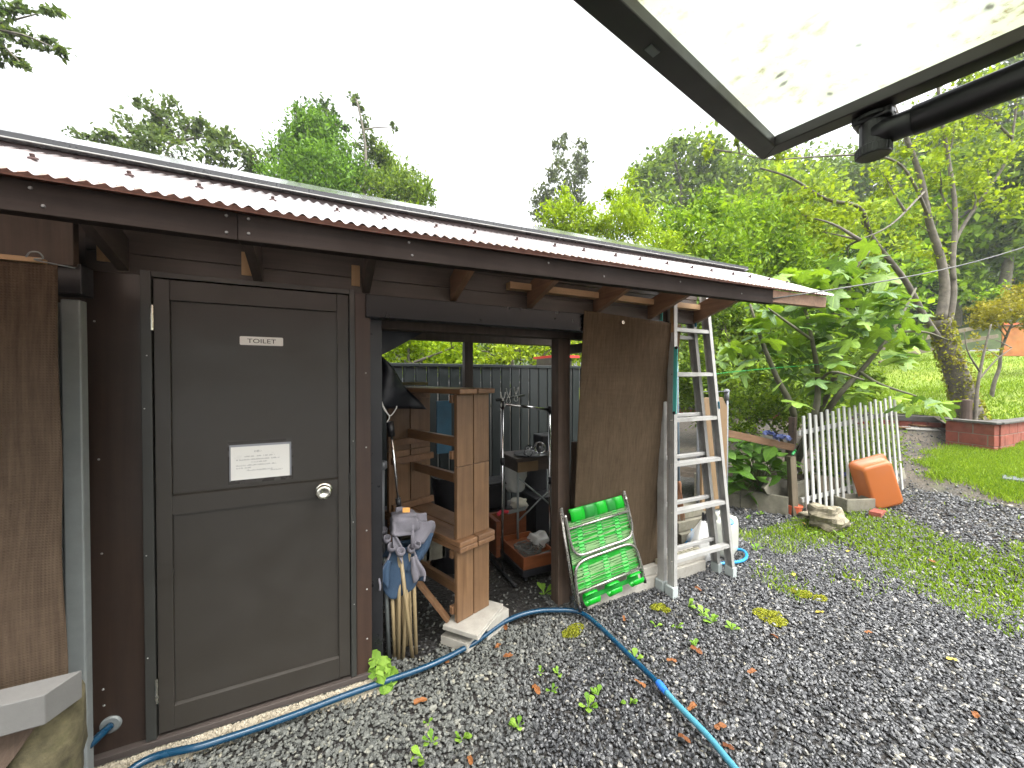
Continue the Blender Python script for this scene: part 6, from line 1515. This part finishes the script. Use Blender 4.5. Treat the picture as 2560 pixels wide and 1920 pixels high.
# hydrangea
def ovate(seed):
    vs = []; fs = []; n = 8
    for i in range(n+1):
        t = i/n; w = 0.36*math.sin(math.pi*t**0.8)*(1-0.15*t)+0.0; y = t; z = -0.22*t*t
        vs += [(-w, y, z+0.10*w), (0, y, z), (w, y, z+0.10*w)]
    for i in range(n): fs += [(3*i,3*i+1,3*i+4,3*i+3),(3*i+1,3*i+2,3*i+5,3*i+4)]
    me = bpy.data.meshes.new('leaf'); me.from_pydata(vs, [], fs); me.materials.append(M['hyd_leaf']); me.polygons.foreach_set('use_smooth', [True]*len(fs)); return me
hm = ovate(0)
for (hx, hy, ht, sprd, lab, n, flowers) in ((1890,1165,4.95,(85,70),'hydrangea with broad leaves and blue flowers inside the bed wall',170,[(1922,1085,0.05),(1955,1098,0.085)]), (2105,1190,5.45,(80,60),'hydrangea half hidden behind the picket fence',70,[(2108,1188,0.05)])):
    p0 = at(hx, hy+40, ht); hd = thing('hydrangea', lab, 'shrub', (p0.x, p0.y, 0.28), 'hydrangeas in the bed')
    o_ = ORG[hd]; bb = MB()
    for k in range(n):
        a_ = rf_.uniform(0, 6.28); r_ = math.sqrt(rf_.random())
        c = at(hx+sprd[0]*r_*math.cos(a_), hy+sprd[1]*r_*math.sin(a_), ht+rf_.uniform(-0.30,0.30))
        if k % 3 == 0: bb.tube([o_+Vector((0.05*math.cos(a_),0.05*math.sin(a_),-0.2)), o_.lerp(c, 0.5)+Vector((0,0,0.05)), c], [0.008,0.006,0.003], 5)
        o = bpy.data.objects.new('leaf', hm); COL.objects.link(o); o.parent = hd; o.location = c-o_
        o.rotation_euler = (R(rf_.uniform(-45,20)), R(rf_.uniform(-30,30)), rf_.uniform(0, 6.28)); s_ = rf_.uniform(0.13,0.23); o.scale = (s_,)*3
    P('stems', bb, M['twig'], hd, smooth=True)
    for (fx, fy_, fr_) in flowers:
        c = at(fx, fy_, ht-0.32); V = []
        rngf = np.random.default_rng(int(fx)); m_ = 60; u = rngf.normal(size=(m_,3)); u[:,2] = np.abs(u[:,2])*0.8; u /= np.linalg.norm(u,axis=1)[:,None]
        V = leaves_np(np.array(c)+u*np.array([fr_,fr_,fr_*0.55]), 0.045, rngf, 0.9, 0.0, up=1.0)-np.array(o_)
        raw('flower_head', quads_mesh('flower_head', V, 4), M['flower'], hd)
tree('bed_foliage', 'tangle of small green leaves growing behind the fence in the bed', 'shrub', 5.6, [(1880,1010,60,50),(1960,1020,60,50),(2050,1050,60,50),(2110,1130,70,60),(2200,1110,50,60),(1850,1080,40,40),(2060,1180,50,40)], 0.055, LM['mid'], 2.2, trunk_r=0.02, seed=50, aspect=0.6, tight=0.35)

# ---- fallen leaves
def fallen(seed, s):
    rr = random.Random(seed); pts = []
    for k in range(12):
        a_ = 2*math.pi*k/12; r_ = s*(0.55+0.45*abs(math.cos(a_)))*rr.uniform(0.85,1.15); pts.append((r_*math.cos(a_), r_*0.62*math.sin(a_), s*rr.uniform(0.0,0.45)*abs(math.sin(a_*1.0))))
    me = bpy.data.meshes.new('fallen_leaf'); me.from_pydata([(0,0,0.003)]+pts, [], [(0,1+k,1+(k+1) % 12) for k in range(12)]); return me
fl_me = []
for s_ in range(4):
    me = fallen(s_, 0.030); me.materials.append(M['leaf_dead']); fl_me.append(me)
fl_y = fallen(8, 0.026); fl_y.materials.append(M['leaf_yellow'])
spots = [(1262,1575,'orange dead leaf inside the bend of the hose below the concrete block'),(1130,1585,'red dead leaf lying against the front of the lower slab'),(1270,1650,'larger reddish dead leaf on the gravel right of the canvas stools'),(1245,1625,'small crumpled red leaf on the gravel below the concrete block'),(1050,1765,'upright orange dead leaf on the gravel in front of the door post'),(1110,1665,'brown dead leaf just below the hose in front of the slabs'),(1600,1720,'brown dead leaf left of the hose connector'),(1680,1662,'brown dead leaf on the gravel just above the hose connector'),(1880,1690,'red dead leaf on open gravel well right of the hose connector'),(1740,1635,'pale brown dead leaf among the weeds above the connector'),(1730,1780,'orange dead leaf right of the light blue hose'),(1800,1830,'broad orange leaf beside the light blue hose near the bottom'),(1710,1860,'dark red crumpled leaf left of the light blue hose'),(1820,1880,'bright orange leaf at the bottom edge right of the hose'),(2330,1410,'orange dead leaf on dark gravel before the weedy grass at right'),(2170,1590,'small tan leaf on open gravel in the right foreground'),(1935,1600,'orange leaf on gravel below the moss pads'),(2060,1330,'dead leaf at the foot of the mossy stone'),(805,1760,'brown dead leaf on the mortar skirt under the door'),(1175,1915,'orange dead leaf at the bottom edge below the door post'),(1745,1480,'dead leaf beside the right ladder foot'),(1560,1555,'dead leaf just right of the deck chair feet'),(2440,1800,'brown dead leaf at the lower right corner of the gravel'),(1340,1735,'orange leaf on gravel between hose bend and bottom edge')]
for i, (px, py, lab) in enumerate(spots):
    p = onG(px, py); o = bpy.data.objects.new('fallen_leaf', fl_me[i % 4]); COL.objects.link(o); o.location = p+Vector((0,0,0.026)); o.rotation_euler = (R(rf_.uniform(-20,20)), R(rf_.uniform(-20,20)), rf_.uniform(0,6.28)); o.scale = (rf_.uniform(0.7,1.25),)*3
    tag(o, lab, 'leaf', 'dead leaves on the gravel')
for i, (px, py, lab) in enumerate([(1985,1445,'yellow leaf on gravel right of the ladder feet'),(2140,1460,'yellow leaf at the near edge of the weedy grass'),(2010,1315,'yellow leaf before the pale stake and small stone'),(2380,1660,'yellow leaf alone on the far right gravel'),(2120,1385,'yellow leaf in the weedy grass below the mossy stone'),(2300,1148,'yellow leaf on the path beside the block planter'),(2460,1180,'yellow leaf on the lower lawn before the block planter'),(2050,1540,'pale yellow leaf on open gravel below the weedy grass')]):
    p = onG(px, py); o = bpy.data.objects.new('fallen_leaf', fl_y); COL.objects.link(o); o.location = p+Vector((0,0,0.028)); o.rotation_euler = (R(rf_.uniform(-15,15)), R(rf_.uniform(-15,15)), rf_.uniform(0,6.28)); o.scale = (rf_.uniform(0.8,1.5),)*3
    tag(o, lab, 'leaf', 'yellow leaves on the ground')
for i in range(22):
    s_ = rf_.uniform(0.4, 9); w_ = rf_.uniform(-3, 3.5); x, y = SW(s_, w_); o = bpy.data.objects.new('fallen_leaf', fl_y); COL.objects.link(o)
    o.location = (x, y, HL(x, y)+0.12); o.rotation_euler = (R(rf_.uniform(-20,20)), R(rf_.uniform(-40,0)), rf_.uniform(0,6.28)); o.scale = (rf_.uniform(1.6,2.6),)*3
    tag(o, 'pale yellow fallen leaf on the bright upper lawn', 'leaf', 'yellow leaves on the upper lawn')
# ---- weeds in the gravel
def rosette(seed):
    rr = random.Random(seed); vs = []; fs = []
    for k in range(rr.randint(5, 9)):
        a_ = rr.uniform(0, 6.28); L = rr.uniform(0.5, 1.0); e = rr.uniform(0.3, 1.0); w = L*0.30; c_, s_ = math.cos(a_), math.sin(a_); z0 = rr.uniform(0, 0.7)
        pr = [(0.0,0.02,0),(0.35,w*0.3,e*0.35),(0.65,w,e*0.5),(0.85,w*0.8,e*0.45),(1.0,0.02,e*0.35)]; b0 = len(vs)
        for (t, ww, z) in pr: vs += [(L*t*c_-ww*s_, L*t*s_+ww*c_, z*L+z0*t), (L*t*c_+ww*s_, L*t*s_-ww*c_, z*L+z0*t)]
        fs += [(b0+2*i, b0+2*i+1, b0+2*i+3, b0+2*i+2) for i in range(4)]
    me = bpy.data.meshes.new('weed'); me.from_pydata(vs, [], fs); me.materials.append(M['weed']); return me
wm = [rosette(s_) for s_ in range(6)]
wsp = [(1470,1775,1.1,'leafy weed left of the light blue hose, largest of its cluster'),(1495,1745,0.9,'weed just above the largest one left of the light blue hose'),(1380,1735,0.8,'small weed on mid gravel below the hose bend'),(1575,1765,0.9,'small weed close to the left of the light blue hose'),(1080,1865,0.9,'left weed of the pair at lower left gravel'),(1155,1855,0.9,'right weed of the pair at lower left gravel'),(1295,1825,0.9,'tall weed on the gravel near the bottom centre'),(1060,1905,1.2,'weed at the very bottom edge below the door post'),(1585,1660,1.1,'weed growing against the dark blue hose above the connector'),(1070,1815,0.6,'tiny weed on gravel below the corner plant'),(1350,1690,0.6,'tiny weed inside the hose bend'),(1395,1690,0.7,'second tiny weed inside the hose bend, farther right'),(1360,1490,1.7,'bushy weed in front of the bay post inside the shed edge'),(1720,1520,1.2,'weed right below the left ladder foot'),(1760,1545,1.1,'weed between the ladder feet and the moss pads'),(1640,1570,0.9,'weed below the deck chair corner'),(1690,1575,0.9,'weed right of the deck chair on the gravel'),(1780,1560,1.2,'spreading weed beneath the right ladder foot'),(1830,1580,1.0,'weed just left of the moss pads'),(1740,1620,0.8,'weed above the hose connector on open gravel'),(1890,1380,1.2,'weed right of the water jug'),(2030,1340,1.2,'weed left of the mossy stone'),(2100,1345,1.4,'weed at the right foot of the mossy stone'),(1870,1300,1.0,'weed at the foot of the bed wall behind the jug'),(1900,1290,1.0,'weed at the bed wall near the pale stake')]
for i, (px, py, s_, lab) in enumerate(wsp):
    p = onG(px, py); o = bpy.data.objects.new('weed', wm[i % 6]); COL.objects.link(o); o.location = p+Vector((0,0,0.010)); o.rotation_euler = (0,0,rf_.uniform(0,6.28)); o.scale = (0.055*s_,)*3
    tag(o, lab, 'weed', 'weeds in the gravel')
cpw = onZ(948,1640,0.0); cv = thing('corner_weed', 'round leaved green plant at the door post corner by the mortar', 'plant', (0.245, 2.20, 0.0))
for k, (dx, dy, dz_, s_) in enumerate([(-0.005,0.0,0.16,0.042),(0.03,-0.02,0.115,0.050),(0.055,0.0,0.10,0.042),(0.02,-0.04,0.085,0.04),(0.06,-0.045,0.045,0.052),(0.085,-0.02,0.05,0.04),(-0.02,-0.02,0.10,0.03),(0.045,-0.06,0.03,0.04)]):
    vs = [(0,0,0)]+[(s_*(0.85*math.sin(a_)), s_*(math.cos(a_)-0.2*(1 if abs(a_) > 2.8 else 0)), 0.25*s_*math.cos(a_)**2) for a_ in [j*math.pi/8-math.pi for j in range(16)]]
    b = MB().add([Vector((0.245+dx,2.20+dy,dz_))+Euler((R(50),R(rf_.uniform(-25,25)),R(rf_.uniform(-50,50)))).to_matrix()@Vector(v) for v in vs], [(0,1+j,1+(j+1) % 16) for j in range(16)])
    P('leaf', b, M['weed'], cv, fixn=False)
P('stem', MB().tube([(0.245,2.20,0.0),(0.255,2.19,0.07),(0.24,2.20,0.15)], 0.003, 5).tube([(0.245,2.20,0.0),(0.29,2.17,0.07)], 0.003, 5), M['twig'], cv)

# ---- grass
def blades(name, label, pos, h, w, seed, mat, lean=0.5):
    rng = np.random.default_rng(seed); n = len(pos)
    a_ = rng.uniform(0, 6.283, n); hh = h*rng.uniform(0.5, 1.3, n); ln = lean*hh*rng.uniform(0.1, 1.2, n); b_ = rng.uniform(0, 6.283, n)
    s_ = np.stack([np.cos(a_), np.sin(a_), np.zeros(n)], 1)*(w*rng.uniform(0.6,1.3,n))[:, None]
    d_ = np.stack([np.cos(b_)*ln, np.sin(b_)*ln, hh], 1); m_ = d_*0.55; m_[:, 2] *= 1.15
    V = np.stack([pos-s_, pos+s_, pos+m_+s_*0.7, pos+d_, pos+m_-s_*0.7], 1)
    o = raw(name, quads_mesh(name, V, 5), mat); return tag(o, label, 'grass', kind='stuff')
rg = np.random.default_rng(3)
def gpos(n, x0, x1, y0, y1, cond):
    x = rg.uniform(x0, x1, n); y = rg.uniform(y0, y1, n); m = cond(x, y); x, y = x[m], y[m]
    return np.stack([x, y, 0.07*np.clip(x-4.5, 0, 9.5)], 1)
def nz2(x, y): return np.sin(x*2.1+1.3*np.sin(y*1.7))+np.sin(y*3.3+x*1.1+1.0)*0.7+0.5*np.sin(x*5.7-y*4.9)
wl = lambda x, y: (y > 0.15+0.19*(x-2.72)) & ((nz2(x*1.4, y*1.4)*0.55+0.9-1.1*np.abs(x-5.05-0.25*(1.6-y))+rg.normal(size=len(x))*0.30) > 0)
g1 = gpos(60000, 3.2, 9.0, 0.2, 2.6, wl)
blades('weedy_grass', 'patchy weedy grass creeping over the gravel towards the right', g1, 0.036, 0.0055, 1, M['grass'], 0.9)
bedg = gpos(2600, 3.9, 5.3, 2.1, 3.3, lambda x, y: (nz2(x*1.6, y*1.6) > 0.2) & ((x-4.9)*0.9+(y-2.9)*0.38 < 0))
blades('bed_edge_grass', 'thin dry grass along the foot of the bed wall', bedg, 0.06, 0.0035, 2, M['grass'], 0.9)
# lower lawn
poly = [onG(2308,1165), onG(2350,1128), onG(2372,1116), onG(2492,1134), onG(2640,1080), onG(2700,1120), onG(2640,1178), onG(2560,1172), onG(2480,1195), onG(2420,1216), onG(2470,1232), onG(2600,1268), onG(2520,1255), onG(2425,1214), onG(2340,1190)]
lower = [onG(*q) for q in ((2308,1165),(2350,1128),(2372,1116),(2492,1134),(2700,1075),(2760,1150),(2620,1270),(2520,1250),(2425,1214),(2345,1192))]
cx_ = sum(p.x for p in lower)/len(lower); cy_2 = sum(p.y for p in lower)/len(lower)
rag = []
for i in range(len(lower)):
    a_, c_ = lower[i], lower[(i+1) % len(lower)]; m_ = max(2, int((c_-a_).length/0.09))
    for k in range(m_):
        q = a_.lerp(c_, k/m_); f_ = rf_.uniform(0.90, 1.02); rag.append(Vector((cx_+(q.x-cx_)*f_, cy_2+(q.y-cy_2)*f_, q.z)))
lower_edge = rag
lw = MB().add([Vector((cx_, cy_2, HG(cx_, cy_2)+0.03))]+[p+Vector((0,0,0.012)) for p in rag], [(0,1+i,1+(i+1) % len(rag)) for i in range(len(rag))])
tag(lw.build('lower_lawn', M['lawn'], fixn=False), kind='structure')
def inpoly(x, y, pl):
    r_ = np.zeros(len(x), bool); j = len(pl)-1
    for i in range(len(pl)):
        a_, c_ = pl[i], pl[j]
        hit = ((a_.y > y) != (c_.y > y)) & (x < (c_.x-a_.x)*(y-a_.y)/(c_.y-a_.y+1e-12)+a_.x); r_ ^= hit; j = i
    return r_
g2 = gpos(90000, 7.3, 13.5, 0.8, 3.4, lambda x, y: inpoly(x+rg.normal(size=len(x))*0.16+0.15*np.sin(y*9), y+rg.normal(size=len(y))*0.09+0.08*np.sin(x*7), lower)); g2[:, 2] += 0.02
blades('lower_lawn_grass', 'short bright grass of the lower lawn patch', g2[:30000], 0.05, 0.006, 4, M['grass'], 0.7)
ss = rg.uniform(0, 1, 52000)**1.5*13.5; ww = rg.uniform(-5, 6, 52000)
gx = 12.89+ss*math.cos(KA)-ww*math.sin(KA); gy_ = 3.4+ss*math.sin(KA)+ww*math.cos(KA)
gz = 0.80+0.16*ss+0.10*np.sin(ss*0.9+ww*0.3)*np.minimum(1, ss)+0.05*np.sin(ww*1.3+ss)
blades('lawn_grass', 'mown bright grass covering the sloping upper lawn', np.stack([gx, gy_, gz], 1), 0.065, 0.011, 5, M['grass'], 0.6)
# moss pads
mps = []
for (px, py, r_) in ((1428,1588,0.055),(1440,1575,0.05),(1645,1522,0.05),(1665,1530,0.03),(1925,1545,0.08),(1945,1560,0.06),(1900,1535,0.05),(2010,1490,0.06),(2050,1500,0.05),(1985,1480,0.04)):
    c = onG(px, py); k = int(900*r_/0.1); a_ = rg.uniform(0,6.283,k); q = r_*np.sqrt(rg.random(k))
    mps.append(np.stack([c.x+q*np.cos(a_)*1.3, c.y+q*np.sin(a_)*0.8, c.z+0.012+0.010*(1-q/r_)+rg.uniform(0,0.006,k)], 1))
tag(raw('moss_patch', quads_mesh('moss_patch', leaves_np(np.concatenate(mps), 0.012, rg, 0.7, 0.0), 4), M['moss']), 'low yellow green moss pads on the gravel', 'moss', kind='stuff')

# ------------------------------------------------------------------ misty rain air
hzq = NT('misty_air')
hzq.t.nodes.remove(hzq.p)
pv = hzq.n('ShaderNodeVolumePrincipled'); pv.inputs['Color'].default_value = (0.93,0.96,1.0,1); pv.inputs['Density'].default_value = 0.0012; pv.inputs['Anisotropy'].default_value = 0.2
hzq.l(pv.outputs[0], hzq.out.inputs['Volume'])
tag(MB().box(-130,130,-130,130,-1.2,34).build('haze', hzq.mat), 'thin rainy mist filling the air', 'haze', kind='stuff')
